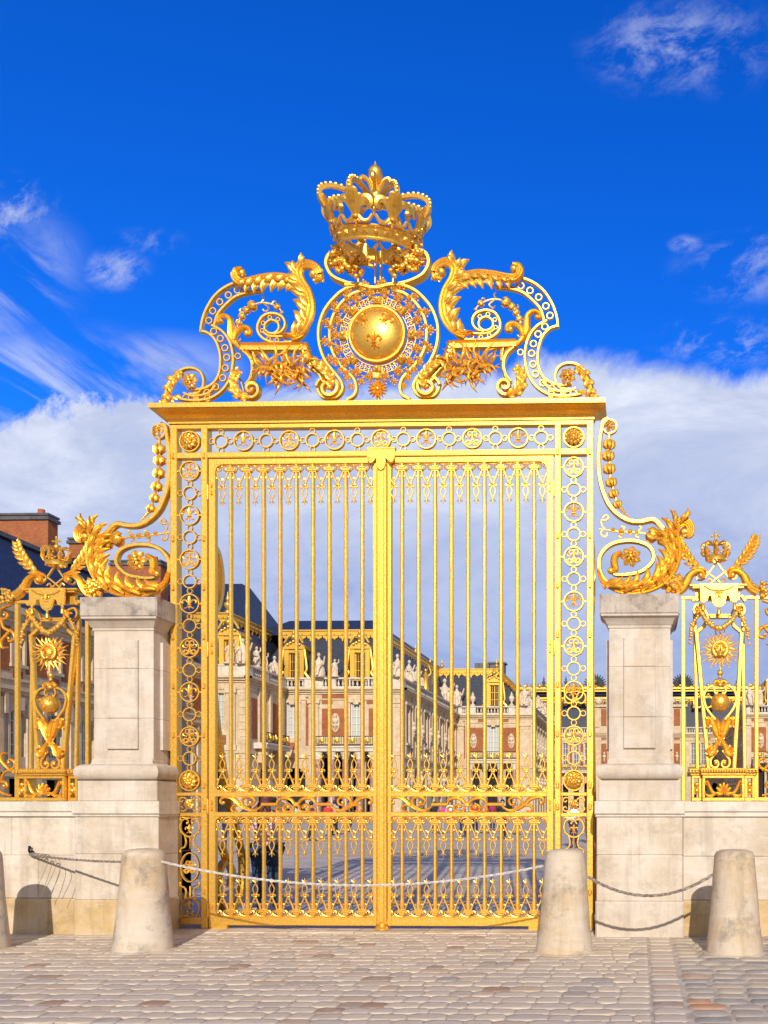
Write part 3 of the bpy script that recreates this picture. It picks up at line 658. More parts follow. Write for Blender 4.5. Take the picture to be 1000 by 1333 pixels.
# ================================================================== GATE LEAVES
spk = M(); spike(spk, (0, 0, 0), 1, -1); meDn = spk.mesh('pendant_spike', GOLD, sharp=50)
spk = M(); spike(spk, (0, 0, 0), .95, 1); meUp = spk.mesh('standing_spike', GOLD, sharp=50)
def leafgate(sgn):
    if sgn < 0: s0, s1, i1, b0, db = 272.5, 281.5, 491.5, 300.4, 21.40
    else: s0, s1, i1, b0, db = 712.0, 721.0, 505.0, 523.4, 21.50
    t = thing('gate_leaf', (X((s0+i1)/2), 0, 0), 'left leaf of the gilded gate, bars tipped with spikes, nearest the pink striped figure' if sgn < 0 else 'right leaf of the gilded gate with the closing post, its foot near the smooth bollard', 'gate', 'two leaves of the gilded gate')
    xa, xb = sorted((X(s1 if sgn < 0 else s0), X(i1)))
    xs0, xs1 = sorted((X(s0), X(s1)))
    f = M(); y0_, y1_ = YF+.004, YB-.02
    f.box(xs0, xs1, y0_, y1_, Z(1208), Z(595.8), .007)
    for a, b in ((603.5, 595.8), (1037, 1031), (1063, 1057), (1205, 1194)): f.box(xa-.003, xb+.003, y0_+.002, y1_-.002, Z(a), Z(b), .006)
    if sgn < 0: f.box(X(486.5), X(491.3), y0_-.003, y1_+.003, Z(1205), Z(603.6), .004)
    else: f.box(X(505.2), X(510), y0_-.003, y1_+.003, Z(1205), Z(603.6), .004)
    for zz, s in ((Z(603.5), -1), (Z(1194), 1), (Z(1063), -1), (Z(1031), 1)):   # concave corner fillets
        for xx, q in ((xa, 1), (xb, -1)):
            n = 6; r = .09; pts = [V(xx+q*r*(1-math.cos(PI/2*i/n)), 0, zz+s*r*(1-math.sin(PI/2*i/n))) for i in range(n+1)]
            vs = []
            for p in [V(xx, 0, zz)]+pts: vs += [(p.x, y0_+.003, p.z), (p.x, y1_-.003, p.z)]
            k = n+2; fs = [tuple(2*i for i in range(k)), tuple(2*i+1 for i in range(k))]+[(2*i, 2*((i+1) % k), 2*((i+1) % k)+1, 2*i+1) for i in range(k)]
            f.add(vs, fs)
    f.box(*(sorted((X(s0+sgn*-.4), X(s0+sgn*-24)))), y0_+.005, y1_-.005, Z(1211.5), Z(1204.5), .006)
    part('frame', f, GOLD, t)
    for yy in (630, 640, 838, 848, 1044, 1052, 1180): inst('clamp', CLAMP, t, V((xs0+xs1)/2, YF-.002, Z(yy)), scale=(.75, .75, .75))
    # bars
    w = .024
    def bar(h0, h1):
        b = M(); n = 46 if h1-h0 > 2 else 16; rs = random.Random(5)
        P = [V(rs.uniform(-.0012, .0012), 0, h0+(h1-h0)*i/n) for i in range(n+1)]
        b.sweep(P, [[(k*c-(0), k*s_) for c, s_ in ((-w, -w*.7), (w, -w*.7), (w, w*.35), (w*.45, w), (-w*.45, w), (-w, w*.35))] for k in [rs.uniform(.93, 1.05) for _ in P]])
        for zc in (h0+.075, h1-.075):
            b.box(-.062, .062, -.036, .03, zc-.018, zc+.018, .008); b.box(-.04, .04, -.03, .024, zc+(.018 if zc > h0+.2 else -.045), zc+(.045 if zc > h0+.2 else -.018), .006)
            k = 1 if zc > h0+.2 else -1
            b.box(-.045, .045, -.026, .02, zc-k*.018-(.012 if k > 0 else 0), zc-k*.018+(0 if k > 0 else .012))
        return b.mesh('bar', GOLD, sharp=30)
    global BARS
    try: BARS
    except NameError: BARS = (bar(Z(1031), Z(603.5)), bar(Z(1194), Z(1063)))
    bx = [X(b0+i*db) for i in range(9)]; db_ = bx[1]-bx[0]
    for x in bx: inst('tall_bar', BARS[0], t, V(x, .01, 0)); inst('short_bar', BARS[1], t, V(x, .01, 0))
    for x in [bx[0]-db_/2]+[x+db_/2 for x in bx]:
        for zz, me in ((Z(608), meDn), (Z(1067.5), meDn), (Z(1026.5), meUp), (Z(1189.5), meUp)): inst('pendant_spike' if me is meDn else 'standing_spike', me, t, V(x, .0, zz))
    for zz, u in ((Z(603.5), 1), (Z(1063), 1), (Z(1031), -1), (Z(1194), -1)):
        o = M(); o.box(bx[0]-db_, bx[-1]+db_, .0, .012, zz-.012 if u > 0 else zz, zz if u > 0 else zz+.012)
        for x in [bx[0]-db_/2]+[x+db_/2 for x in bx]: border_unit(o, V(x, -.005, zz), db_, u)
        part('scroll_border', o, GOLD, t)
    # horizontal scroll panel
    o = M(); cx = (xa+xb)/2; sc = 1/6.667*S1*.99; zc = (Z(1037)+Z(1057))/2
    def q(x, z, a): return V(cx+a*(x-715)*sc, -.008, zc+(315-z)*sc)
    for a in (-1, 1):
        for L, w_ in (([(78, 308), (58, 312), (42, 290), (55, 260), (100, 250), (160, 268), (220, 325), (280, 358), (340, 368), (385, 350), (412, 322)], [.012, .018, .024, .03, .04, .03, .03, .022, .018]),
                      ([(405, 315), (545, 315)], [.03, .03]),
                      ([(300, 358), (250, 330), (232, 290), (255, 255), (305, 250), (345, 275), (335, 315), (295, 320), (290, 298)], [.022, .024, .028, .024, .018, .012]),
                      ([(230, 325), (165, 325), (140, 355), (158, 380), (190, 372)], [.02, .024, .02, .014]),
                      ([(540, 318), (560, 275), (615, 258), (670, 275), (698, 312)], [.02, .03, .03, .026]),
                      ([(690, 325), (685, 370), (625, 382), (600, 350), (628, 318), (660, 335), (650, 352)], [.024, .026, .024, .016]),
                      ([(600, 350), (560, 340), (540, 365), (570, 382), (620, 378)], [.012, .02, .018, .014])):
            P = cr([q(x, z, a) for x, z in L], 5); o.leaf(P, [v*.80 for v in w_], .026)
        o.sphere(q(68, 300, a), .022); o.sphere(q(305, 300, a), .026); o.sphere(q(640, 338, a), .024)
    o.box(cx-.035, cx+.035, YF+.006, .03, zc-.03, zc+.03, .01)
    part('scroll_panel', o, GOLD, t)
    if sgn > 0:                                  # closing post, its draped head and foot
        p = M(); a, b = X(491.8), X(504.7)
        p.box(a, b, YF-.012, YB, Z(1203), Z(596), .01); p.box(a+.03, b-.03, YF-.03, YF-.012, Z(1200), Z(612), .008)
        po = part('closing_post', p, GOLD, t)
        h = M(); cx = (a+b)/2
        prof = [(-18, 588), (-18, 597), (-15, 604), (-12, 606), (-8, 601), (-6, 598), (-6, 606), (-4, 612), (0, 615), (4, 612), (6, 606), (6, 598), (8, 601), (12, 606), (15, 604), (18, 597), (18, 588)]
        vs = []
        for u, yy in prof: vs += [(cx+u*S1, YF-.055, Z(yy)), (cx+u*S1, YF-.01, Z(yy))]
        k = len(prof); h.add(vs, [tuple(2*i for i in range(k)), tuple(2*i+1 for i in range(k))]+[(2*i, 2*((i+1) % k), 2*((i+1) % k)+1, 2*i+1) for i in range(k)])
        h.box(cx-.19, cx+.19, YF-.062, YF-.0, Z(588), Z(585), .006)
        for s in (-1, 1): h.tube(cr([V(cx+s*.10, YF-.06, Z(603)), V(cx+s*.14, YF-.065, Z(605)), V(cx+s*.175, YF-.06, Z(598))], 4), .012, 6)
        part('draped_head', h, GOLD, po)
        ft = M(); ft.lathe(V(cx, YF+.02, 0), [(.10, .012), (.10, .03), (.085, .045), (.07, .06), (.085, .075), (.085, .095), (.07, .11)], 20); part('foot', ft, GOLD, po)
    return t
leafL = leafgate(-1); leafR = leafgate(1)

# ================================================================== CREST
XM = WX(493.2, 0, 430)
c2 = lambda x, y, d=0.0: G(240+x/3.846, 330+y/3.846)+V(0, d, 0)
def c4(x, y, d=0.0):
    p = G(560+x/4.1667, 330+y/4.1667); return V(2*XM-p.x, d, p.z-.065)
c3 = lambda x, y, d=0.0: G(390+x/4.762, 360+y/4.765)+V(0, d, 0)
c1 = lambda x, y, d=0.0: G(390+x/5, 200+y/5)+V(0, d, 0)
def both(name, fn, parent, xc):
    """build a left-hand piece and its mirror image"""
    st = random.getstate(); a = M(); fn(a); b = M(); b.merge(a, MIR(xc))
    return part(name, a, GOLD, parent), part(name, b, GOLD, parent)
cr2 = lambda L, n=6, d=0.0, c=c2: cr([c(*p[:2], (p[2] if len(p) > 2 else d)) for p in L], n)
RW = .036
def side_rails(m):
    out = [(85, 397), (92, 345), (112, 285), (150, 222), (200, 177), (262, 148), (320, 135)]
    m.flat(cr2(out), RW, .06)
    m.flat(cr2([(152, 372), (158, 345), (172, 305), (208, 262), (262, 218), (330, 197), (395, 188)]), RW, .06)
    m.flat(cr2([(85, 390), (125, 403), (160, 440), (180, 495), (184, 545), (178, 600), (155, 645), (115, 673), (70, 683), (20, 678)]), RW, .06)
    m.flat(cr2([(140, 362), (190, 390), (228, 440), (246, 505), (245, 570), (228, 635), (190, 690), (130, 728), (60, 738), (0, 734), (-30, 726)]), RW, .06)
    # volute at the foot
    m.flat(cr([c4(*p) for p in [(612, 670), (650, 708), (700, 722), (750, 722), (790, 705)]], 5), RW*.9, .055)
    m.flat(cr([c4(*p) for p in [(700, 700), (682, 670), (680, 630), (698, 592), (735, 572), (780, 572), (820, 592), (842, 625)]], 6), [RW*.8, RW, RW], .055)
    m.flat(cr([c4(*p) for p in [(700, 700), (722, 712), (760, 712)]], 5), RW*.8, .055)
side_scroll = both('side_scroll', side_rails, portal, XM)
def side_rings(m):
    for x, y in [(125, 338), (145, 290), (180, 245), (223, 211), (268, 186), (305, 176), (150, 392), (183, 428), (206, 475), (215, 523), (208, 576), (195, 625), (160, 670), (116, 699), (60, 712)]:
        ring(m, c2(x, y), .040, .017, .035, 20)
    for x, y in [(658, 738), (720, 750), (778, 733)]: ring(m, c4(x, y), .040, .017, .035, 20)
for a in side_scroll:
    r_ = M(); side_rings(r_)
    if a is side_scroll[1]: r_.xform(MIR(XM))
    part('ring_row', r_, GOLD, a)
def foot_flower(m):
    rosette(m, c4(748, 648, -.03), .105, 7, 0, .07); m.sphere(c4(748, 648, -.08), .03)
    acanthus(m, cr([c4(*p) for p in [(790, 600, -.03), (835, 640, -.05), (865, 700, -.05), (880, 755, -.03), (905, 765, -.04)]], 5), [.03, .055, .05, .035, .02], [.05, .05, .03], 6, .10, .06, wk=.4, ang=48, y=-.02)
    m.sphere(c4(905, 762, -.03), .03); lobes(m, cr([c4(*p) for p in [(800, 730, -.03), (830, 745, -.03), (870, 770, -.03)]], 5), -1, 4, .08, .06)
both('volute_flower', foot_flower, portal, XM)
def spiral_band(m):
    m.flat(cr2([(405, 385), (408, 355), (437, 335), (470, 350), (474, 380), (450, 402), (418, 396), (402, 370), (402, 330)], 6)[:40], [RW*.8], .05)
    m.flat(cr2([(450, 408), (490, 392), (507, 355), (490, 318), (442, 302), (395, 318), (370, 365), (378, 408), (415, 438), (470, 450), (530, 446), (580, 425), (618, 375)], 7), [RW*.7, RW, RW, RW, RW*1.2], .055)
    m.flat(cr2([(395, 395), (420, 412), (460, 418), (520, 412), (560, 392)], 5), RW*.8, .05)
    for x, y in [(470, 332), (430, 322), (396, 350), (392, 388), (424, 428), (465, 434), (510, 432)]: ring(m, c2(x, y), .024, .012, .03, 14)
both('spiral_band', spiral_band, portal, XM)
def big_leaf(m):
    # rising body from the spiral to the curled head
    S = cr2([(545, 440, -.02), (598, 405, -.04), (630, 345, -.05), (640, 280, -.05), (625, 215, -.05), (592, 160, -.05), (582, 115, -.05), (600, 85, -.06), (640, 78, -.07), (680, 100, -.07), (690, 140, -.06), (665, 150, -.05)], 6)
    m.leaf(S, [.02, .04, .055, .055, .05, .05, .05, .045, .045, .045, .045, .02], [.05, .06, .06, .05, .04])
    flutes(m, S[:58], [.02, .05, .075, .07, .065, .07, .07, .06, .05, .04], 3, -.03); lobes(m, [p+V(-.02, 0, 0) for p in S[:46]], 1, 7, .22, .18, wk=.30, ang=50, y=-.03, curl=1.5); lobes(m, [p+V(-.02, 0, 0) for p in S[3:46]], 1, 7, .15, .12, wk=.34, ang=35, y=-.06); lobes(m, S[30:46], -1, 3, .11, .11, wk=.40, ang=36)
    lobes(m, S[44:], -1, 5, .08, .09, wk=.45, ang=60); lobes(m, S[48:], 1, 4, .06, .05, wk=.5, ang=60)
    lobes(m, S[30:44], -1, 2, .06, .08, wk=.4, ang=30)
    # arm swept back over the band, ending in a knob
    T = cr2([(585, 165, -.04), (545, 150, -.05), (480, 140, -.06), (400, 148, -.06), (335, 162, -.06), (292, 162, -.06), (270, 138, -.07), (275, 105, -.07), (305, 96, -.07)], 6)
    m.leaf(T, [.05, .055, .055, .05, .045, .05, .055, .055, .03], [.05, .06, .06, .06])
    flutes(m, T[:40], [.04, .055, .055, .05, .045, .045], 3, -.03); lobes(m, [p+V(0, 0, -.02) for p in T[2:26]], 1, 6, .18, .14, wk=.32, ang=58, y=-.03, curl=1.4); lobes(m, T[4:28], 1, 6, .12, .10, wk=.34, ang=35, y=-.06)
    lobes(m, T[8:30], -1, 3, .05, .05, wk=.5, ang=30); lobes(m, T[36:], -1, 4, .07, .05, wk=.6, ang=60)
    m.sphere(c2(300, 112, -.06), .05, sz=1.1); m.sphere(c2(655, 118, -.06), .06)
    m.leaf(cr2([(500, 420), (560, 418), (600, 380), (612, 320)], 5, -.04), [.01, .05, .06, .02], .07)
both('acanthus_scroll', big_leaf, portal, XM)
def sprig(m):
    m.leaf(cr2([(292, 492), (262, 452), (240, 410), (238, 370), (232, 335), (205, 318), (178, 328), (175, 348), (195, 350)], 5, -.02), [.02, .045, .06, .05, .04, .035, .03, .03, .02], [.05])
    m.leaf(cr2([(255, 440), (270, 400), (300, 378), (330, 385), (335, 410), (312, 418)], 5, -.03), [.03, .05, .04, .035, .03, .02], [.05])
    lobes(m, cr2([(285, 480), (255, 430), (242, 380), (235, 340)], 5), -1, 4, .06, .06, wk=.45); m.sphere(c2(188, 345, -.02), .034); m.sphere(c2(318, 405, -.03), .04)
    st = cr2([(268, 372), (285, 320), (330, 270), (400, 248), (465, 268), (495, 300)], 5, -.01); m.tube(st, [.014, .012, .008], 6)
    husk_chain(m, [c2(*p, -.01) for p in [(275, 350), (290, 318), (312, 288), (342, 265)]], [.03, .032, .034, .045]); husk_chain(m, [c2(465, 268, -.01), c2(490, 296, -.01)], [.03, .015])
    for L in ([(385, 250), (400, 228), (392, 215)], [(400, 252), (425, 275), (405, 292), (395, 282)], [(440, 255), (452, 240), (462, 246)], [(285, 430), (270, 448), (282, 462)], [(298, 300), (280, 290), (285, 278)]): m.tube(cr2(L, 4, -.01), [.011, .009], 5)
    ring(m, c2(270, 515), .036, .014, .03, 18)
both('leafy_sprig', sprig, portal, XM)
def corn(m):
    H_ = c2(0, 455).z-c2(0, 497).z
    def strip(P, wds):
        m.sweep(P, [[(-w_/2, -.03), (w_/2, -.03), (w_/2, .06), (w_*.32, .085), (w_*.2, .05), (-w_*.1, .045), (-w_*.2, .07), (-w_*.42, .07), (-w_/2, .04)] for w_ in resamp(wds, len(P))])
    strip([c2(290, 476), c2(430, 476), c2(622, 476)], [H_]); strip([c2(606, 462), c2(616, 500), c2(634, 545), c2(655, 580)], [H_*.95])
    strip(cr2([(655, 575), (690, 610), (708, 650)], 5), [H_*.9, H_*.6])
    strip(cr2([(305, 492), (335, 520), (352, 558), (352, 600), (340, 640), (318, 668)], 4), [H_*.55, H_*.5, H_*.4])
    strip(cr2([(355, 500), (362, 540), (356, 590), (345, 625)], 4), [H_*.35])
both('scrolled_pediment', corn, portal, XM)
def low_volutes(m, q_=0):
    for (cx_, cy_, a0, r0, r1, tn, sg) in ((728, 682, -.5, .022, .165, 1.55, 1), (345, 688, .2, .018, .120, 1.45, -1))[q_:q_+1]:
        P = [c2(cx_, cy_)+V((r0+(r1-r0)*t)*math.cos(a0+sg*2*PI*tn*t), -.02-.04*(1-t), (r0+(r1-r0)*t)*math.sin(a0+sg*2*PI*tn*t)) for t in [i/44 for i in range(45)]]
        m.flat(P, [.045, .05, .05, .045], .09)
    if q_ == 0:
        m.sphere(c2(728, 682, -.06), .032)
        acanthus(m, cr2([(745, 690, -.05), (742, 640, -.07), (705, 590, -.07), (660, 560, -.06), (640, 575, -.06)], 6), [.03, .06, .07, .045, .02], [.07], 7, .10, .08, wk=.4, ang=40, y=-.03)
    else:
        m.sphere(c2(345, 688, -.05), .026)
        acanthus(m, cr2([(335, 735, -.04), (290, 722, -.06), (262, 690, -.06), (262, 640, -.06), (272, 610, -.06), (290, 618, -.06)], 6), [.03, .06, .06, .05, .045, .02], [.06], 7, .10, .07, wk=.42, ang=48, y=-.02)
        m.flat(cr2([(262, 610), (285, 640), (300, 700), (270, 730)], 5, -.01), .02, .04)
both('leafy_volute', low_volutes, portal, XM); both('leafy_volute', lambda m: low_volutes(m, 1), portal, XM)
def blooms(m):
    rs = random.Random(11)
    for (cx_, cy_, n, L0) in ((478, 605, 20, 95), (585, 615, 18, 85), (425, 600, 9, 70), (530, 590, 12, 90), (600, 660, 8, 65), (500, 650, 12, 72)):
        for i in range(n):
            a = 2*PI*i/n+rs.uniform(-.12, .12); L = L0*rs.uniform(.65, 1.25)*(1.3 if math.sin(a) > .55 else 1); b_ = rs.uniform(-.9, .9)
            y0_ = -.03-rs.uniform(0, .09)
            P = [c2(cx_+math.cos(a+b_*t*t)*L*t, cy_-math.sin(a+b_*t*t)*L*t, y0_-.10*math.sin(PI*t*.8)) for t in (0.08, .35, .65, 1)]
            m.leaf(cr(P, 2), [.010, .019, .017, .002], [.014])
        for k in range(6): m.sphere(c2(cx_+rs.uniform(-9, 9), cy_+rs.uniform(-9, 9), -.12), .016, nu=6, nv=5)
both('flower_cluster', blooms, portal, XM)

# medallion
def med(m):
    for L in ([(375, 55), (300, 75), (235, 118), (165, 200), (128, 290), (120, 370), (132, 450), (165, 530), (215, 595), (258, 650), (270, 700), (240, 745), (190, 758), (140, 745), (115, 700), (125, 655), (165, 638), (205, 655)],
              [(400, 90), (330, 112), (265, 165), (215, 240), (192, 320), (192, 400), (208, 470), (245, 535), (295, 590), (340, 640), (355, 695), (340, 740), (295, 768)]):
        m.flat(cr2(L, 5, 0, c3), .042, .06)
both('medallion_frame', med, portal, WX(492.8, 0, 430))
mcx = c3(488, 370)
def polar(r, a, d=0): return V(mcx.x+r*math.cos(a), d, mcx.z+r*math.sin(a))
g = M()
prof = [(.345*math.cos(t), -.19*math.sin(t)) for t in [PI/2*i/10 for i in range(11)]][:-1]+[(.012, -.19)]
g.lathe(mcx+V(0, -.03, 0), prof, 40, 'Y'); disc = part('medallion_disc', g, GOLD, portal)
g = M()
for a, rr, k in ((R(140), .21, .20), (R(40), .21, .20), (R(-90), .15, .23)):
    mm = M(); fleur(mm, (0, 0, 0), k*1.15, 0, .09); rot = (a-R(-90))*.0
    ca = {R(140): R(-40), R(40): R(40)}.get(a, 0)
    c_, s_ = math.cos(-ca), math.sin(-ca); p0 = polar(rr, a)
    for i, p in enumerate(mm.v):
        x_, z_ = p.x*c_-p.z*s_, p.x*s_+p.z*c_; X_ = p0.x+x_; Z_ = p0.z+z_; rad = min(math.hypot(X_-mcx.x, Z_-mcx.z)/.345, .99)
        mm.v[i] = V(X_, -.03-.19*math.sqrt(1-rad*rad)+p.y, Z_)
    g.merge(mm)
part('fleur_relief', g, GOLD, disc)
g = M(); ring(g, mcx+V(0, -.04, 0), .358, .036, .08, 48); ring(g, mcx+V(0, -.01, 0), .50, .012, .03, 48); ring(g, mcx+V(0, -.01, 0), .405, .012, .04, 48)
for i in range(8):
    a = 2*PI*i/8+PI/8*0; p = polar(.45, a, -.03)
    mm = M(); mm.box(-.055, .055, -.05, .02, -.045, .045, .02); mm.sphere((0, -.045, 0), .035, sz=1)
    g.merge(mm, lambda q_: V(p.x+q_.x*math.cos(a-PI/2)-q_.z*math.sin(a-PI/2), p.y+q_.y, p.z+q_.x*math.sin(a-PI/2)+q_.z*math.cos(a-PI/2)))
    for k in range(1, 6):
        b_ = a+k*2*PI/8/6
        for rr in (.425, .455, .485): g.sphere(polar(rr, b_, -.015), .0135, nu=7, nv=5)
        ring(g, polar(.455, b_+.03, -.01), .022, .008, .02, 8)
part('collar', g, GOLD, portal)
g = M()
for i in range(18):
    a = 2*PI*(i+.5)/18+PI/2
    if abs(((a-PI*1.5+PI) % (2*PI))-PI) < .12: continue
    for rr, k in ((.555, .052), (.635, .030), (.70, .036)):
        if rr > .65 and math.sin(a) < -.52: continue
        p = polar(rr, a+(.17 if .6 < rr < .65 else 0 if rr < .6 else .09), -.01); rosette(g, p, k*1.15, 4, -.01, .12)
        for q_ in range(4):
            b_ = a+q_*PI/2; g.tube([p, p+V(math.cos(b_)*k*1.7, 0, math.sin(b_)*k*1.7)], [.008, .006], 4); g.sphere(p+V(math.cos(b_)*k*1.6, 0, math.sin(b_)*k*1.6), .015, nu=6, nv=5)
            b_ += PI/4; g.sphere(p+V(math.cos(b_)*k*1.15, 0, math.sin(b_)*k*1.15), .013, nu=6, nv=5)
for s in (-1, 1):
    for k, (x_, y_) in enumerate([(228, 545), (262, 590), (300, 640), (325, 690), (318, 560)]):
        if k < 4: p = c3(x_, y_, -.01); p.x = p.x if s < 0 else 2*mcx.x-p.x; rosette(g, p, .045, 5, -.01, .1)
part('floret_chain', g, GOLD, portal)
g = M(); p = c3(487, 614, -.02); g.lathe(p, [(.066, .01), (.066, -.02), (.055, -.032), (.045, -.026), (.01, -.03)], 24, 'Y'); ring(g, c3(487, 655, -.01), .016, .008, .02, 10)
p = c3(490, 705, -.02)
for i in range(8):
    a = 2*PI*i/8
    for s in (-1, 1): g.leaf([p+V(math.cos(a)*.02, -.01, math.sin(a)*.02), p+V(math.cos(a+s*.12)*.07, -.02, math.sin(a+s*.12)*.07), p+V(math.cos(a+s*.22)*.125, -.005, math.sin(a+s*.22)*.125)], [.01, .022, .003], .03)
g.sphere(p+V(0, -.025, 0), .03); g.tube([c3(490, 740), c3(490, 775)], [.02, .03], 8); part('hanging_cross', g, GOLD, portal)
# fruit swags and curls that carry the crown
def swag(m):
    m.flat(cr2([(385, 860), (300, 842), (215, 800), (178, 730), (195, 668), (250, 645), (300, 665), (312, 705)], 6, .02, c1), [.035, .045, .055, .05, .035], .13)
    rs = random.Random(4)
    for i in range(80):
        t = rs.random(); b = c1(240+150*t, 700+105*t-60*t*t); o_ = V(rs.gauss(0, .062), -.05+rs.uniform(-.09, .04), rs.gauss(0, .068)); m.sphere(b+o_, rs.uniform(.020, .042), nu=8, nv=6)
    for i in range(64):
        t = rs.random(); b = c1(225+175*t, 705+100*t-60*t*t, -.03); a = rs.uniform(0, 2*PI); d = V(math.cos(a), rs.uniform(-.4, .1), math.sin(a)); m.leaf([b+d*.03, b+d*.07+V(0, -.02, 0), b+d*rs.uniform(.10, .13)], [.01, .028, .002], .02)
    m.tube(cr2([(330, 790), (375, 730), (400, 690)], 5, -.02, c1), .016, 6)
    for k in range(5): m.sphere(c1(340+14*k, 745-18*k, -.06), .03, nu=8, nv=6)
both('fruit_swag', swag, portal, WX(492.0, 0, 430))
g = M()
for (x_, y0_, y1_, w_) in ((418, 590, 700, .09), (495, 660, 850, .022), (530, 640, 840, .02), (385, 780, 850, .03), (612, 780, 850, .03)):
    g.flat([c1(x_, y0_, 0), c1(x_, (y0_+y1_)/2, 0), c1(x_, y1_, 0)], w_, .05)
g.flat(cr2([(418, 690), (440, 720), (480, 735)], 4, 0, c1), [.08, .05, .03], .04)
g.flat(cr2([(300, 862), (390, 858), (490, 880), (600, 858), (690, 862)], 4, 0, c1), .05, .09)
part('crown_bracket', g, GOLD, portal)
# crown
CCR = c1(503, 640); TIL = Matrix.Rotation(R(14), 3, 'X'); TIR = Matrix.Rotation(R(3), 3, 'Y')
CW = lambda p: CCR+TIR@(TIL@(Vector(p)*.955))
crown_e = None
def crn(name, m, parent=portal): return part(name, m.xform(CW), GOLD, parent)
def cyl(r, a, z): return V(r*math.cos(a), r*math.sin(a), z)
g = M(); prof = [(.50, 0), (.525, 0), (.53, .02), (.522, .035), (.53, .045), (.555, .13), (.575, .14), (.58, .155), (.572, .17), (.545, .17), (.54, .15), (.52, .05), (.495, .03), (.50, 0)]
vs = []; n = 56
for (r_, z_) in prof:
    for j in range(n): vs.append(cyl(r_, 2*PI*j/n, z_))
g.add(vs, [(i*n+j, i*n+(j+1) % n, (i+1)*n+(j+1) % n, (i+1)*n+j) for i in range(len(prof)-1) for j in range(n)])
for i in range(24):
    a = 2*PI*i/24; p = cyl(.548, a, .09)
    if i % 2: g.sphere(p, .034, sz=.75, sx=1, sy=1)
    else:
        t = V(-math.sin(a), math.cos(a), 0); o_ = V(math.cos(a), math.sin(a), .1)
        g.add([p+t*.04-V(0, 0, .026), p-t*.04-V(0, 0, .026), p-t*.04+V(0, 0, .026), p+t*.04+V(0, 0, .026), p+o_*.035], [(0, 1, 4), (1, 2, 4), (2, 3, 4), (3, 0, 4), (0, 3, 2, 1)])
crown = crn('crown', g)
for i in range(8):
    a = 2*PI*i/8-PI/2-.16; t = V(-math.sin(a), math.cos(a), 0); o_ = V(math.cos(a), math.sin(a), 0)
    g = M()
    def q(u, z, r): return o_*r+t*u+V(0, 0, z)
    rr = lambda z: .575+(z-.17)*.30
    g.sweep([], [[(0, 0)]]) if 0 else None
    def lf(L, w_, b_): g.leaf_ref(L, w_, b_, o_) if 0 else None
    def lref(L, w_, b_):
        P = cr([q(*p) for p in L], 3); ws = resamp(w_, len(P))
        g.sweep(P, [[(-x, 0), (-.6*x, -.7*b_), (0, -.45*b_), (.6*x, -.7*b_), (x, 0), (0, .4*b_)] for x in ws], ref=o_)
    lref([(0, .25, .61), (0, .34, .66), (0, .43, .70), (0, .51, .735), (0, .55, .73)], [.04, .07, .095, .085, .01], -.05)
    for s in (-1, 1):
        lref([(s*.02, .26, .61), (s*.06, .36, .65), (s*.12, .43, .66), (s*.19, .43, .64), (s*.215, .37, .63), (s*.17, .335, .63)], [.03, .04, .045, .045, .04, .02], -.045)
        P = cr([q(s*.02, .20, .60), q(s*.06, .185, .59)], 3); g.tube(P, .022, 6)
    g.sphere(q(0, .235, .61), .05, sz=.5); g.leaf([q(0, .22, .60), q(0, .18, .60), q(0, .13, .59)], [.03, .03, .004], .03)
    crn('crown_fleuron', g, crown)
    g = M(); b0 = a+PI/8
    P = []
    for k in range(9):
        u = -1+k/4; ang = b0+u*PI/8*.82; P.append(cyl(.588+.03*abs(u), ang, .195+.085*u*u*0+.10*(1-abs(u))**.5*(1 if abs(u) < .2 else 0)+.055*abs(u)))
    L1 = [cyl(.60, b0+u*PI/8, z) for u, z in ((-.85, .24), (-.6, .19), (-.3, .20), (-.08, .27))]
    L2 = [cyl(.60, b0+u*PI/8, z) for u, z in ((.85, .24), (.6, .19), (.3, .20), (.08, .27))]
    for L in (L1, L2): g.tube(cr(L, 4), [.03, .026, .022], 7)
    g.sphere(cyl(.61, b0, .33), .036); g.tube([cyl(.60, b0, .26), cyl(.61, b0, .32)], .016, 6); crn('crown_point', g, crown)
    g = M(); L = [(.70, .40), (.765, .50), (.74, .60), (.60, .66), (.42, .66), (.22, .62), (.06, .61)]
    P = cr([o_*r_+V(0, 0, z_) for r_, z_ in L], 5); g.sweep(P, [[(-.022, -.035), (.022, -.035), (.022, .035), (-.022, .035)]]*len(P), ref=t)
    for k in range(3, len(P)-3, 2): g.sphere(P[k]+V(0, 0, .03)+o_*.012, .026, nu=7, nv=5)
    crn('crown_arch', g, crown)
g = M(); g.sphere((0, 0, .50), .11, sz=.5)
for k in range(4):
    a = PI/2*k+.1; o_ = V(math.cos(a), math.sin(a), 0)
    g.tube(cr([V(0, 0, .55)+o_*.03, V(0, 0, .70)+o_*.05, V(0, 0, .83)+o_*.10, V(0, 0, .88)+o_*.18, V(0, 0, .82)+o_*.215, V(0, 0, .775)+o_*.175], 4), [.025, .03, .034, .036, .034, .02], 7)
g.lathe((0, 0, 0), [(.05, .50), (.085, .58), (.08, .66), (.045, .74), (.05, .80), (.085, .86), (.102, .92), (.10, .97), (.07, 1.02), (.03, 1.045), (.014, 1.08), (.002, 1.11)], 14)
g.v = [V(p.x*.95, p.y*.95, .56+(p.z-.5)*.88) for p in g.v]
crn('crown_finial', g, crown)

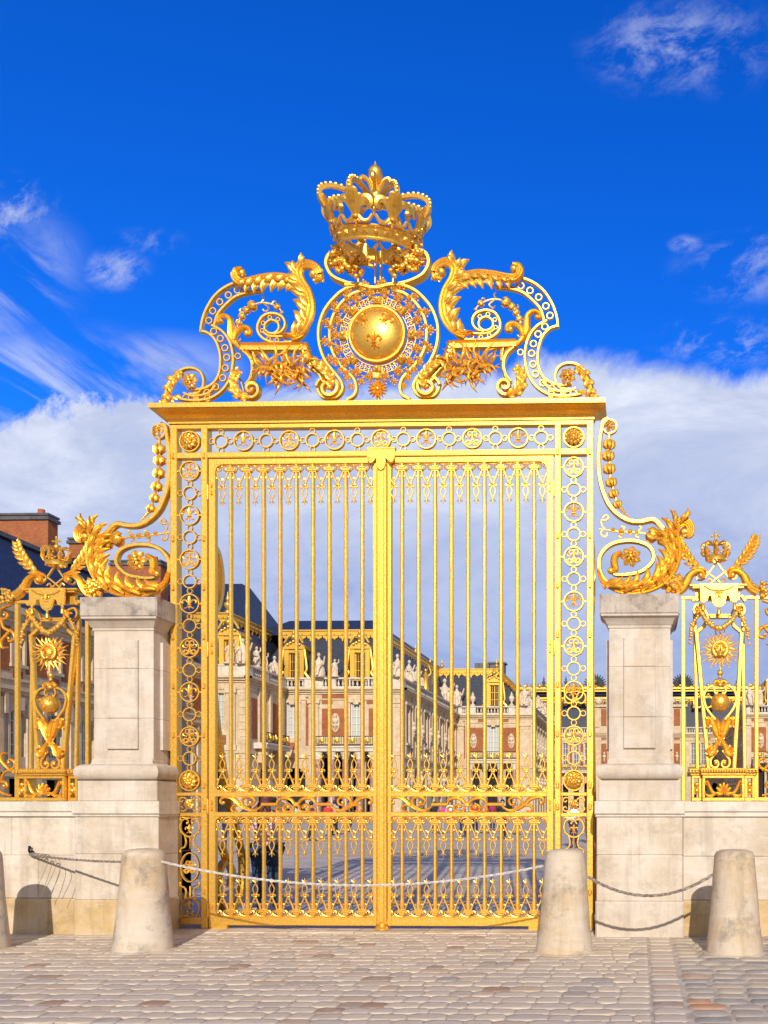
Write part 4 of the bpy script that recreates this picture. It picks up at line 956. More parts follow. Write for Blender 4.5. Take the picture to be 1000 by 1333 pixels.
# ================================================================== SCROLL BRACKETS ON THE PIERS
XB = WX(499, 0, 700)
b1 = lambda x, y, d=0.0: G(x/3.571, 640+y/3.571)+V(0, d, 0)
b5 = lambda x, y, d=0.0: G(180+x/3.125, 500+y/3.125)+V(0, d, 0)
def bracket(sgn):
    mir = MIR(XB) if sgn > 0 else None
    t = thing('scroll_bracket', (sgn*3.2, 0, ZCOP+2.6), 'gilded leafy scroll with flower ring on top of the left pier' if sgn < 0 else 'gilded leafy scroll with flower ring on top of the right pier', 'scroll bracket', 'scroll brackets on the piers')
    def add(name, m, parent=t):
        if mir: m.xform(mir)
        return part(name, m, GOLD, parent)
    m = M()
    P = [b5(118, 195), b5(128, 260), b5(132, 330), b5(127, 400), b5(112, 460), b5(88, 512), b5(50, 552), b5(5, 575), b1(600, 160), b1(550, 152), b1(520, 172), b1(495, 205), b1(470, 250)]
    m.flat(cr(P, 6), [.05, .06, .065, .065, .07, .07], .09)
    ring(m, b5(87, 195), .088, .026, .06, 30)
    m.flat(cr([b5(118, 195), b5(114, 172), b5(95, 162)], 4), .045, .07)
    for s in ((b5(126, 292), X(223)), ):
        m.box(min(s[0].x, s[1]), max(s[0].x, s[1]), -.02, .03, s[0].z-.04, s[0].z-.015); m.box(min(s[0].x, s[1]), max(s[0].x, s[1]), -.02, .03, s[0].z+.0, s[0].z+.025)
    body = add('main_bar', m)
    m = M(); rosette(m, b5(87, 195, -.02), .075, 5, -.01, .09); add('rosette', m)
    m = M(); pts = [b5(90, 268, -.03), b5(93, 314, -.03), b5(90, 366, -.03), b5(82, 420, -.03), b5(73, 466, -.03), b5(57, 508, -.03)]
    husk_chain(m, [p for p in pts], [.055, .054, .054, .05, .045, .04], 6); m.tube([b5(90, 225, -.02), b5(92, 300, -.02), b5(85, 400, -.02), b5(60, 500, -.02), b5(12, 556, -.01)], [.02, .02, .02, .014, .002], 6)
    for k in range(7): m.sphere(b5(48-5.5*k, 520+6*k, -.02), .024-.0022*k, nu=7, nv=5)
    add('husk_drop', m)
    m = M(); m.tube([b1(500, 245, -.02), b1(550, 222, -.02), b1(620, 210, -.02), b1(700, 205, -.02), b1(790, 190, 0)], [.018, .016, .014, .012], 6)
    husk_chain(m, [b1(505, 245, -.02), b1(550, 222, -.02)], [.05, .068]); husk_chain(m, [b1(620, 211, -.02), b1(650, 208, -.02), b1(690, 206, -.02), b1(728, 198, -.02)], [.022, .026, .030, .022], 4)
    for L in ([(775, 140), (760, 128), (748, 140), (762, 152), (780, 150), (778, 175), (765, 190)], [(765, 190), (782, 205), (775, 225), (758, 225), (755, 210)], [(615, 205), (600, 190), (608, 180)], [(618, 215), (625, 228), (612, 232)], [(685, 200), (675, 186), (690, 180)], [(690, 212), (700, 228), (690, 232)]):
        m.tube(cr([b1(*p, -.01) for p in L], 4), [.013, .014, .010], 6)
    add('berry_sprig', m)
    m = M()
    m.flat(cr([b1(*p) for p in [(735, 388), (715, 402), (665, 402), (600, 388), (556, 352), (545, 315), (565, 275), (615, 252), (675, 248), (735, 262), (778, 300), (792, 350), (780, 405), (745, 445), (700, 470)]], 7), [.035, .05, .055, .055, .055, .06, .07], .08)
    m.leaf(cr([b1(*p, -.03) for p in [(690, 300), (718, 322), (722, 355), (715, 378), (735, 390)]], 5), [.03, .05, .05, .04, .03], .07); m.sphere(b1(738, 386, -.04), .045)
    add('spiral_ring', m)
    m = M(); rosette(m, b1(648, 325, -.03), .13, 7, 0, .08); m.sphere(b1(648, 325, -.09), .035); add('flower', m)
    m = M()
    S = cr([b1(*p, -.05) for p in [(795, 380), (770, 440), (700, 475), (620, 478), (540, 455), (480, 405), (450, 340), (448, 275), (455, 225), (440, 185), (405, 172), (382, 195), (385, 228), (412, 235)]], 6)
    m.leaf(S, [.02, .03, .04, .055, .065, .065, .06, .055, .05, .05, .05, .05, .05, .025], [.05, .07, .07, .06, .05, .04])
    flutes(m, S[:76], [.012, .03, .055, .07, .075, .075, .07, .065, .06, .055, .05, .04], 4, -.03); lobes(m, S[4:62], -1, 13, .27, .22, wk=.19, ang=52, y=-.02, curl=1.7, fwd=.3); lobes(m, S[6:60], -1, 14, .20, .16, wk=.20, ang=36, y=-.05, curl=1.5); lobes(m, S[6:60], -1, 10, .24, .2, wk=.15, ang=18, y=-.08, curl=1.2); lobes(m, S[4:40], 1, 7, .12, .11, wk=.24, ang=24, y=-.01)
    lobes(m, S[26:52], 1, 6, .08, .09, wk=.5, ang=35); lobes(m, S[56:], 1, 6, .09, .07, wk=.5, ang=60); lobes(m, S[62:], -1, 3, .05, .05, wk=.5, ang=60)
    m.sphere(b1(408, 215, -.04), .06); add('acanthus_leaf', m)
    m = M(); rs = random.Random(8)
    for i in range(46): m.sphere(b1(455+rs.uniform(-28, 50), 448+rs.uniform(-34, 30), -.06+rs.uniform(-.05, .04)), rs.uniform(.022, .036), nu=8, nv=6)
    for i in range(10):
        a = rs.uniform(0, 2*PI); p = b1(462, 448, -.05); d = V(math.cos(a), -.2, math.sin(a)); m.leaf([p+d*.05, p+d*.11, p+d*.16], [.02, .035, .003], .03)
    add('grape_bunch', m)
    return t
bracket(-1); bracket(1)

# ================================================================== GILDED RAILINGS WITH SUN EMBLEMS
r4 = lambda x, y, d=0.0: G(720+x/3.571, 640+y/3.571)+V(0, d, 0)
FY = -.02
def railing(sgn):
    mir = MIR(XB) if sgn < 0 else None
    lab = 'gilded railing with a crowned sun emblem on the low wall left of the left pier' if sgn < 0 else 'gilded railing with a crowned sun emblem on the low wall right of the right pier'
    xm = WX(936, 0, 900)
    t = thing('gilded_railing', (xm if sgn > 0 else 2*XB-xm, 0, ZCOP), lab, 'railing', 'gilded railings beside the piers')
    def add(name, m, parent=t):
        if mir: m.xform(mir)
        return part(name, m, GOLD, parent)
    x_ = lambda px: WX(px, 0, 900)
    zb = ZCOP+.004; ztop = Z(783.5)
    for px, w_ in ((889.5, .052), (1012, .05), (1040, .05), (1068, .05), (1096, .05), (1150, .052), (1178, .05), (1206, .05), (1240, .05), (1275, .05), (1310, .05)):
        m = M(); m.box(x_(px)-w_/2, x_(px)+w_/2, FY-.022, FY+.03, zb, ztop, .007); add('bar', m)
    m = M(); m.box(x_(984.5)-.026, x_(984.5)+.026, FY-.024, FY+.03, zb, ztop, .007); add('bar', m)
    m = M(); m.box(x_(886.8), x_(905), FY-.018, FY+.026, ztop-.0, ztop+.045, .006); m.box(x_(967), x_(1320), FY-.018, FY+.026, ztop, ztop+.045, .006); add('top_rail', m)
    m = M(); m.box(x_(985), x_(1320), FY-.018, FY+.026, zb+.0, zb+.05, .006); add('bottom_rail', m)
    # scroll fill beyond the emblem
    for s in (1, -1):
        m = M()
        for k in range(4):
            xx = 992+k*28
            def q(a, b): return V(x_(xx)+a, FY, (ztop-b) if s > 0 else (zb+.05+b))
            for L in ([(.0, .02), (.10, .05), (.17, .10), (.16, .19), (.08, .2), (.05, .14), (.10, .11)], [(.14, .2), (.10, .32), (-.02, .38), (-.05, .46), (.02, .5), (.05, .44)], [(.0, .34), (.06, .4), (.14, .5), (.12, .58), (.05, .58)]):
                m.leaf(cr([q(*p) for p in L], 4), [.015, .022, .022, .02, .012], .03)
            m.sphere(q(.09, .15)+V(0, -.02, 0), .02); m.sphere(q(.03, .46)+V(0, -.02, 0), .02)
        add('scroll_fill', m)
    # ---- pedestal box
    m = M(); y0_, y1_ = FY-.12, FY+.10
    a, b = x_(913.5), x_(968); A, B = x_(900), x_(982)
    zt_ = Z(1010); zq = Z(1001)
    for (p, q_, yy) in ((a, b, y0_), (A, a-.006, y0_+.06), (b+.006, B, y0_+.06)):
        m.box(p, q_, yy, y1_, zt_-.035, zt_, .006); m.box(p, q_, yy, y1_, zb, zb+.045, .006)
        m.box(p, p+.035, yy+.004, y1_-.004, zb+.045, zt_-.035, .005); m.box(q_-.035, q_, yy+.004, y1_-.004, zb+.045, zt_-.035, .005)
    m.box(A-.02, B+.02, y0_+.045, y1_+.01, zt_+.002, zt_+.03, .01); m.box(a-.02, b+.02, y0_-.02, y1_, zt_+.002, zt_+.032, .01)
    m.box(A-.04, B+.04, y0_+.02, y1_+.02, zq-.028, zq, .01); m.box(a-.03, b+.03, y0_-.04, y1_, zq-.026, zq+.003, .01)
    n = 18
    for i in range(n): m.sphere(V(a-.01+(b-a+.02)*i/(n-1), y0_-.022, (zt_+zq)/2+.004), .024, sx=.8, nu=7, nv=5)
    for i in range(4):
        for s0, s1 in ((A-.02, a-.03), (b+.03, B+.02)): m.sphere(V(s0+(s1-s0)*i/3, y0_+.03, (zt_+zq)/2+.002), .022, nu=7, nv=5)
    box = add('pedestal', m)
    m = M(); cx = (a+b)/2; zc = (zb+zt_)/2
    for k in range(7):
        an = PI*(k/6); m.leaf([V(cx, y0_+.01, zc-.07), V(cx+.06*math.cos(an), y0_-.015, zc-.07+.09*math.sin(an)), V(cx+.10*math.cos(an), y0_, zc-.06+.125*math.sin(an))], [.012, .034, .012], .03)
    for s in (-1, 1):
        for L in ([(.07, -.08), (.14, -.05), (.18, .02), (.21, .09), (.235, .06), (.215, .04)], [(.10, -.07), (.17, -.10), (.23, -.08), (.235, -.04)]): m.leaf(cr([V(cx+s*u, y0_+.01, zc+w_) for u, w_ in L], 4), [.018, .026, .02, .014, .01], .03)
        for (xx, yy) in ((((A+a)/2 if s < 0 else (b+B)/2), y0_+.08),):
            m.sphere(V(xx, yy, zc+.05), .03); m.sphere(V(xx, yy, zc-.03), .035)
            for k in (-1, 1): m.leaf(cr([V(xx, yy, zc+.02), V(xx+k*.035, yy, zc), V(xx+k*.03, yy, zc-.06), V(xx, yy, zc-.09)], 3), [.008, .02, .015, .003], .02)
    add('shell_relief', m, box)
    # ---- tapered frame and rear bars
    m = M()
    def pl(px, py, d=0.0): return G(px, py)+V(0, d, 0)
    m.flat([pl(906.5, 822, FY), pl(922.5, 1001, FY)], .056, .06); m.flat([pl(965.5, 822, FY), pl(955.5, 1001, FY)], .056, .06)
    for s, xx in ((-1, 906.5), (1, 965.5)):
        m.flat([pl(xx, 824, FY), pl(xx-s*11 if 0 else 936+(xx-936)*.66, 815.5, FY), pl(936+(xx-936)*.5, 806, FY)], [.05, .05, .04], .06)
    m.flat([pl(904.5, 789, FY+.06), pl(908.5, 1001, FY+.06)], .045, .05); m.flat([pl(967, 789, FY+.06), pl(970, 1001, FY+.06)], .045, .05)
    m.box(x_(921), x_(951), FY-.04, FY+.05, Z(805), Z(802.5), .006); m.box(x_(924), x_(948), FY-.05, FY+.05, Z(808), Z(805), .006)
    fr_ = add('tapered_frame', m)
    # ---- shelf and cloth
    m = M(); m.box(x_(897), x_(971.5), FY-.12, FY+.10, Z(768.5), Z(766), .006); m.box(x_(901), x_(967), FY-.10, FY+.08, Z(771), Z(768.5), .004); m.box(x_(905), x_(963), FY-.02, FY+.04, Z(785), Z(771), .004)
    for s in (-1, 1):
        xx = 936+s*29
        m.flat(cr([pl(xx, 776, FY), pl(xx+s*5, 783, FY)], 3), .05, .06)
        m.flat(cr([pl(936+s*14, 805, FY), pl(936+s*17, 798, FY), pl(936+s*22, 790, FY), pl(936+s*30, 788, FY), pl(936+s*33, 796, FY), pl(936+s*28, 803, FY), pl(936+s*23, 800, FY)], 5), [.03, .034, .034, .03, .02], .05)
    add('shelf', m)
    m = M(); cx = x_(934.5); zt2 = Z(766.5)
    prof = [(-24, 0), (-23, -22), (-20, -24), (-17, -23), (-15, -16), (-10, -15), (-8, -24), (-5, -28), (0, -30), (5, -28), (8, -24), (10, -15), (15, -16), (17, -23), (20, -24), (23, -22), (24, 0)]
    for (y_f, y_b, k) in ((FY-.155, FY-.13, 1.0), (FY-.163, FY-.155, .86)):
        vs = []
        for u, w_ in prof: vs += [V(cx+u*S1*k, y_f, zt2+(w_*k-(2 if k < 1 else 0))*S1), V(cx+u*S1*k, y_b, zt2+(w_*k-(2 if k < 1 else 0))*S1)]
        kk = len(prof); m.add(vs, [tuple(2*i for i in range(kk)), tuple(2*i+1 for i in range(kk))]+[(2*i, 2*((i+1) % kk), 2*((i+1) % kk)+1, 2*i+1) for i in range(kk)])
    fleur(m, V(cx, 0, zt2-.14), .13, FY-.175); m.tube(cr([V(cx+u*S1, FY-.17, zt2+w_*S1) for u, w_ in ((-19, -3), (-10, -8), (0, -9), (10, -8), (19, -3))], 4), .009, 5)
    for u, w_ in ((-20, -24), (0, -30), (20, -24)):
        m.lathe(V(cx+u*S1, FY-.145, zt2+w_*S1-.07), [(.012, -.03), (.026, -.02), (.022, .03), (.012, .045), (.02, .055), (.012, .075)], 10)
    add('draped_cloth', m)
    # ---- bead garlands
    m = M()
    def beads(P, r_, n):
        Q = cr(P, 8); L = len(Q)
        for i in range(n):
            p = Q[int(i*(L-1)/(n-1))]; s = r_*(.8+.4*math.sin(PI*i/(n-1))); m.sphere(p+V(random.uniform(-.006, .006), random.uniform(-.01, .01), 0), s, nu=7, nv=5)
            if i % 2: m.sphere(p+V(random.uniform(-.025, .025), -.01, random.uniform(-.02, .02)), s*.8, nu=7, nv=5)
    beads([r4(680, 562, -.13), r4(710, 610, -.15), r4(765, 648, -.16), r4(820, 612, -.15), r4(855, 565, -.13)], .030, 26)
    beads([r4(675, 575, -.12), r4(650, 620, -.13), r4(638, 660, -.12), r4(634, 708, -.1)], .022, 12); beads([r4(860, 575, -.12), r4(885, 620, -.13), r4(898, 660, -.12), r4(906, 712, -.1)], .022, 12)
    for xx in (678, 856):
        for k in range(6): a_ = k*PI/3; p = r4(xx, 560, -.13); m.leaf([p, p+V(math.cos(a_)*.04, -.02, math.sin(a_)*.04), p+V(math.cos(a_)*.07, 0, math.sin(a_)*.07)], [.012, .022, .003], .02)
    add('bead_garland', m)
    # ---- sun with a face
    c = G(936.5, 847)+V(0, FY-.06, 0)
    m = M(); nr = 26
    for i in range(nr):
        a_ = 2*PI*(i+.5)/nr; L = .27 if i % 2 else .235; d = V(math.cos(a_), 0, math.sin(a_)); n_ = V(-math.sin(a_), 0, math.cos(a_))
        if i % 2: m.leaf([c+d*.09, c+d*.17, c+d*L], [.013, .014, .003], .009)
        else: m.leaf(cr([c+d*.09, c+d*.14+n_*.012, c+d*.19-n_*.012, c+d*L+n_*.006], 3), [.014, .017, .013, .003], .010)
    sun_ = add('sun_rays', m)
    m = M(); m.sphere(c+V(0, -.02, -.005), .082, sy=.75, sz=1.12, nu=18, nv=14)
    m.leaf([c+V(0, -.085, .025), c+V(0, -.10, -.005), c+V(0, -.085, -.025)], [.006, .010, .013], .028)
    for s in (-1, 1): m.sphere(c+V(s*.030, -.076, .018), .013, sy=.5, sz=.6, nu=8, nv=6); m.tube([c+V(s*.012, -.085, .034), c+V(s*.034, -.084, .042), c+V(s*.054, -.068, .032)], .006, 5); m.sphere(c+V(s*.04, -.066, -.018), .02, sy=.5)
    m.sphere(c+V(0, -.078, -.045), .02, sy=.5, sz=.35, nu=8, nv=5); m.sphere(c+V(0, -.068, -.075), .02, sy=.6, sz=.7); face = add('sun_face', m, sun_)
    m = M()
    for i in range(22):
        a_ = R(-50)+R(280)*i/21; p = c+V(math.cos(a_)*.088, -.035, math.sin(a_)*.098); m.sphere(p, .026, sy=.8, nu=8, nv=6)
        p = c+V(math.cos(a_+.1)*.07, -.062, math.sin(a_+.1)*.084)
        if math.sin(a_) > .2: m.sphere(p, .018, nu=7, nv=5)
    add('sun_curls', m, sun_)
    # ---- spindle, lyre, globe, leaves
    m = M(); p = G(937, 890)+V(0, FY-.03, 0); cx = p.x
    zz = lambda py: Z(py)
    m.tube([V(cx, FY-.03, zz(864)), V(cx, FY-.03, zz(876))], .012, 6); m.sphere(V(cx, FY-.03, zz(878.5)), .040); m.lathe(V(cx, FY-.03, 0), [(.012, zz(886)), (.03, zz(885)), (.016, zz(882)), (.012, zz(880))], 12)
    m.box(cx-.05, cx+.05, FY-.05, FY, zz(890), zz(888), .005)
    for s in (-1, 1):
        m.flat(cr([V(cx+s*u, FY-.03, zz(v)) for u, v in [(.03, 903), (.055, 905), (.075, 901), (.06, 896), (.10, 895), (.17, 899), (.21, 908), (.19, 920), (.13, 930), (.06, 938)]], 5), [.02, .022, .024, .03, .036, .036, .034, .03], .05)
        m.leaf(cr([V(cx+s*u, FY-.05, zz(v)) for u, v in [(0, 892), (.04, 889), (.08, 892), (.05, 895)]], 4), [.02, .03, .02, .01], .03)
    m.sphere(V(cx, FY-.04, zz(894)), .045, sz=.6); add('lyre_scroll', m)
    m = M(); m.sphere(V(cx, FY-.05, zz(916.5)), .122, nu=24, nv=16)
    gl = add('globe', m)
    m = M()
    for u, v in ((-.055, .04), (.055, .04), (0, -.045)): fleur(m, V(cx+u, 0, zz(916.5)+v), .075, FY-.162, .1)
    add('fleur_relief', m, gl)
    m = M()
    for s in (-1, 1):
        acanthus(m, cr([V(cx+s*u, FY-.05, zz(v)) for u, v in [(.0, 966), (.05, 955), (.09, 945), (.13, 938), (.16, 940), (.155, 948)]], 4), [.03, .045, .05, .04, .03, .015], [.05], 4, .06, .05, wk=.45, y=-.01)
        m.leaf(cr([V(cx+s*u, FY-.06, zz(v)) for u, v in [(.0, 960), (.03, 945), (.05, 936)]], 4), [.03, .04, .01], .05)
        acanthus(m, cr([V(cx+s*u, FY-.05, zz(v)) for u, v in [(.0, 966), (.06, 972), (.09, 980), (.13, 983), (.15, 977), (.12, 974)]], 4), [.025, .04, .045, .04, .03, .012], [.05], 4, .06, .05, wk=.45, y=-.01)
        m.flat(cr([V(cx+s*u, FY-.03, zz(v)) for u, v in [(.03, 978), (.08, 984), (.12, 990), (.115, 997), (.06, 1000), (.02, 996), (.04, 991), (.075, 992)]], 4), [.03, .034, .03, .026], .05)
        m.sphere(V(cx+s*.055, FY-.05, zz(994)), .028)
    m.sphere(V(cx, FY-.07, zz(953)), .022); m.lathe(V(cx, FY-.05, 0), [(.02, zz(969)), (.036, zz(968)), (.036, zz(966)), (.02, zz(965))], 12); add('acanthus_vase', m)
    # ---- crown, interlaced ribbon and palms over the shelf
    m = M(); cc_ = G(931.5, 731)+V(0, FY, 0); r_ = .125
    L_ = lambda r, a, z: cc_+V(r*math.cos(a), r*math.sin(a)*.9, z)
    n = 26; pr = [(.118, 0), (.128, 0), (.132, .03), (.14, .05), (.145, .06), (.125, .06), (.118, .03), (.118, 0)]
    m.add([L_(r, 2*PI*j/n, z) for r, z in pr for j in range(n)], [(i*n+j, i*n+(j+1) % n, (i+1)*n+(j+1) % n, (i+1)*n+j) for i in range(len(pr)-1) for j in range(n)])
    for i in range(8):
        a_ = 2*PI*i/8-PI/2; m.leaf([L_(.145, a_, .06), L_(.165, a_, .11), L_(.17, a_, .16)], [.02, .034, .004], .03)
        for s in (-1, 1): m.tube([L_(.15, a_, .08), L_(.158, a_+s*.16, .115), L_(.158, a_+s*.24, .095)], [.012, .014, .010], 5)
        m.sphere(L_(.15, a_+PI/8, .085), .016, nu=7, nv=5)
        m.tube(cr([L_(.165, a_, .13), L_(.18, a_, .19), L_(.14, a_, .235), L_(.07, a_, .225), L_(.015, a_, .20)], 3), [.016, .015, .012], 5)
        for k in (0, .5): m.sphere(L_(.172-.04*k, a_, .17+.07*k), .016, nu=6, nv=5)
    m.sphere(cc_+V(0, 0, .25), .035); m.tube([cc_+V(0, 0, .26), cc_+V(0, 0, .37)], [.012, .014], 5); m.tube([cc_+V(-.045, 0, .325), cc_+V(.045, 0, .325)], .013, 5); m.sphere(cc_+V(0, 0, .375), .017); [m.sphere(cc_+V(s*.05, 0, .325), .016, nu=7, nv=5) for s in (-1, 1)]
    add('small_crown', m)
    m = M(); cx = x_(932.5)
    for s in (-1, 1):
        L = [(-.23, 716), (-.10, 733 if 0 else 737), (.06, 752), (.17, 758), (.24, 753), (.21, 746), (.13, 744), (.0, 752), (-.13, 763)] if 0 else [(-.06, 727), (.02, 738), (.09, 748), (.17, 757), (.245, 757), (.255, 750), (.19, 746), (.11, 749), (.0, 757), (-.09, 765)]
        m.flat(cr([V(cx+s*u, FY-.02*s, Z(v)) for u, v in L], 5), .022, .03)
        m.tube(cr([V(cx+s*u, FY, Z(v)) for u, v in [(.10, 766), (.06, 762), (.085, 757), (.12, 760)]], 4), .012, 5); m.sphere(V(cx+s*.20, FY, Z(732)) if 0 else V(cx+s*.13, FY, Z(732)), .018)
    add('interlaced_ribbon', m)
    for s in (-1, 1):
        m = M(); P = cr([V(cx+s*u, FY-.02, Z(v)) for u, v in [(.13, 747), (.26, 741), (.38, 729), (.46, 716), (.50, 706)]], 6)
        m.leaf(P, [.02, .03, .028, .02, .008], .04); lobes(m, P, 1, 8, .13, .09, wk=.24, ang=38, y=-.01, t0=.2, t1=1); lobes(m, P, -1, 8, .13, .09, wk=.24, ang=38, y=-.01, t0=.2, t1=1)
        add('palm_branch', m)
    for s in (-1, 1):
        m = M(); P = cr([V(cx+s*u, FY-.03, Z(v)) for u, v in [(.20, 757), (.17, 754), (.19, 749), (.26, 748), (.34, 753), (.39, 762), (.45, 770), (.53, 774)]], 6)
        m.leaf(P, [.02, .03, .035, .04, .05, .06, .065, .07], [.06])
        lobes(m, P[24:], s, 5, .09, .09, wk=.45, ang=40); m.sphere(V(cx+s*.205, FY-.05, Z(753.5)), .035)
        if s > 0:
            for i in range(24): m.sphere(V(cx+.63+random.uniform(-.08, .08), FY-.05+random.uniform(-.04, .03), Z(772)+random.uniform(-.10, .09)), random.uniform(.02, .033), nu=7, nv=5)
        add('horn_scroll', m)
    return t
railing(-1); railing(1)

# ================================================================== THE PALACE AROUND THE COURT
class Wall:
    """upright wall plane; u runs from p0 to p1, o is how far a piece stands out of it"""
    def __init__(s, p0, p1):
        s.p0 = Vector((*p0, 0)); d = Vector((*p1, 0))-s.p0; s.L = d.length; s.t = d.normalized(); s.n = Vector((s.t.y, -s.t.x, 0))
    def P(s, u, o, z): return s.p0+s.t*u+s.n*o+Vector((0, 0, z))
    def box(s, m, u0, u1, o0, o1, z0, z1):
        m.add([s.P(u, o, z) for z in (z0, z1) for u, o in ((u0, o0), (u1, o0), (u1, o1), (u0, o1))],
              [(0, 3, 2, 1), (4, 5, 6, 7), (0, 1, 5, 4), (1, 2, 6, 5), (2, 3, 7, 6), (3, 0, 4, 7)])
    def body(s, m, z0, z1, ops, dep=.45):
        us = sorted({0, s.L, *[a for o in ops for a in o[:2]]}); zs = sorted({z0, z1, *[a for o in ops for a in o[2:4]]})
        for a, b in zip(us[:-1], us[1:]):
            for c, d in zip(zs[:-1], zs[1:]):
                if any(o[0]-1e-6 <= a and b <= o[1]+1e-6 and o[2]-1e-6 <= c and d <= o[3]+1e-6 for o in ops): continue
                m.add([s.P(a, 0, c), s.P(b, 0, c), s.P(b, 0, d), s.P(a, 0, d)], [(0, 1, 2, 3)])
        for o in ops:
            a, b, c, d = o[:4]
            for q in (((a, c), (a, d)), ((b, d), (b, c)), ((a, d), (b, d)), ((b, c), (a, c))):
                m.add([s.P(q[0][0], 0, q[0][1]), s.P(q[1][0], 0, q[1][1]), s.P(q[1][0], -dep, q[1][1]), s.P(q[0][0], -dep, q[0][1])], [(0, 1, 2, 3)])
            if len(o) > 4 and o[4] == 'arch':
                r = (b-a)/2; n = 8; arc = [(a+r-r*math.cos(PI*i/n), d-r+r*math.sin(PI*i/n)) for i in range(n+1)]
                for (p, q_) in zip(arc[:-1], arc[1:]):
                    m.add([s.P(p[0], 0, p[1]), s.P(q_[0], 0, q_[1]), s.P(q_[0], 0, d), s.P(p[0], 0, d), s.P(p[0], -dep, p[1]), s.P(q_[0], -dep, q_[1])], [(0, 1, 2, 3), (0, 4, 5, 1)])
def fxx(px, d): return 3.3+(px-833)*d/1200
def window(t, W, u0, u1, z0, z1, kind='blind', nx=2, nz=5):
    m = M(); o0 = -.32
    fw = .09; W.box(m, u0, u0+fw, o0, o0+.1, z0, z1); W.box(m, u1-fw, u1, o0, o0+.1, z0, z1); W.box(m, u0+fw, u1-fw, o0, o0+.1, z1-fw, z1); W.box(m, u0+fw, u1-fw, o0, o0+.1, z0, z0+fw)
    c = (u0+u1)/2; W.box(m, c-.05, c+.05, o0+.01, o0+.12, z0+fw, z1-fw)
    for k in range(1, nz): W.box(m, u0+fw, u1-fw, o0+.02, o0+.07, z0+(z1-z0)*k/nz-.025, z0+(z1-z0)*k/nz+.025)
    for k in (-1, 1): W.box(m, c+k*(u1-u0)*.25-.02, c+k*(u1-u0)*.25+.02, o0+.02, o0+.065, z0+fw, z1-fw)
    f = part('window', m, {'blind': WHITEFR, 'gold': PGOLD, 'dark': WHITEFR}[kind], t, sharp=0)
    m = M(); W.box(m, u0+.02, u1-.02, o0-.06, o0-.01, z0+.02, z1-.02); part('pane', m, {'blind': SHUTTER, 'gold': GLASS, 'dark': GLASS}[kind], f, sharp=0)
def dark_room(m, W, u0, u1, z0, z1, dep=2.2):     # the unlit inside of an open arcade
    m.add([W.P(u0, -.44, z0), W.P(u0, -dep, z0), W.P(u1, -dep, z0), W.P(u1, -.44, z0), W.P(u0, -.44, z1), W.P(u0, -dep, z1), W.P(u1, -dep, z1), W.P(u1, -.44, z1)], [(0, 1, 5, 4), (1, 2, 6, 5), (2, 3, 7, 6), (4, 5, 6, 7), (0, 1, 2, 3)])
def cornices(t, W, e0=0, e1=0, lv=None):
    m = M()
    for z0, z1, o in (lv or ((12.55, 12.75, .12), (12.75, 12.95, .3), (12.95, 13.12, .5), (6.15, 6.4, .15), (11.95, 12.1, .08))): W.box(m, -e0*o, W.L+e1*o, -.02, o, z0, z1)
    part('cornice', m, PSTONE, t, sharp=0)
def parapet(t, W, spans, solid, z0=13.12, z1=14.2):
    m = M(); H = z1-z0
    W.box(m, 0, W.L, -.25, .12, z0+.003, z0+.2); W.box(m, 0, W.L, -.28, .16, z1-.16, z1)
    for a, b in solid: W.box(m, a, b, -.22, .1, z0+.2, z1-.16)
    par = part('parapet', m, PWHITE, t, sharp=0)
    b_ = M()
    for a, b in spans:
        n = max(2, int((b-a)/.36))
        for i in range(n):
            c = W.P(a+(b-a)*(i+.5)/n, -.06, 0); b_.lathe(c, [(.05, z0+.2), (.06, z0+.26), (.13, z0+.42), (.10, z0+.58), (.05, z0+.72), (.05, z0+.8), (.08, z1-.16)], 7)
    if b_.v: part('balusters', b_, PWHITE, par, sharp=60)
def bust_bracket(t, W, u, z):
    m = M(); c = W.P(u, .12, z)
    m.lathe(W.P(u, .14, z), [(.05, -.75), (.16, -.55), (.22, -.4), (.28, -.36), (.28, -.3), (.12, -.28), (.12, -.1), (.30, .05), (.33, .22), (.22, .36), (.10, .44), (.10, .5)], 10)
    m.sphere(W.P(u, .16, z+.68), .19, sz=1.25, nu=10, nv=8); part('bust', m, STATUE, t, sharp=60)
def oval_niche(t, W, u, z):
    m = M(); P = [W.P(u+.42*math.cos(2*PI*i/20), .09, z+.95*math.sin(2*PI*i/20)) for i in range(20)]; m.add(P+[p-W.n*.12 for p in P], [tuple(range(20))]+[(i, (i+1) % 20, (i+1) % 20+20, i+20) for i in range(20)])
    part('oval_frame', m, PSTONE, t, sharp=0)
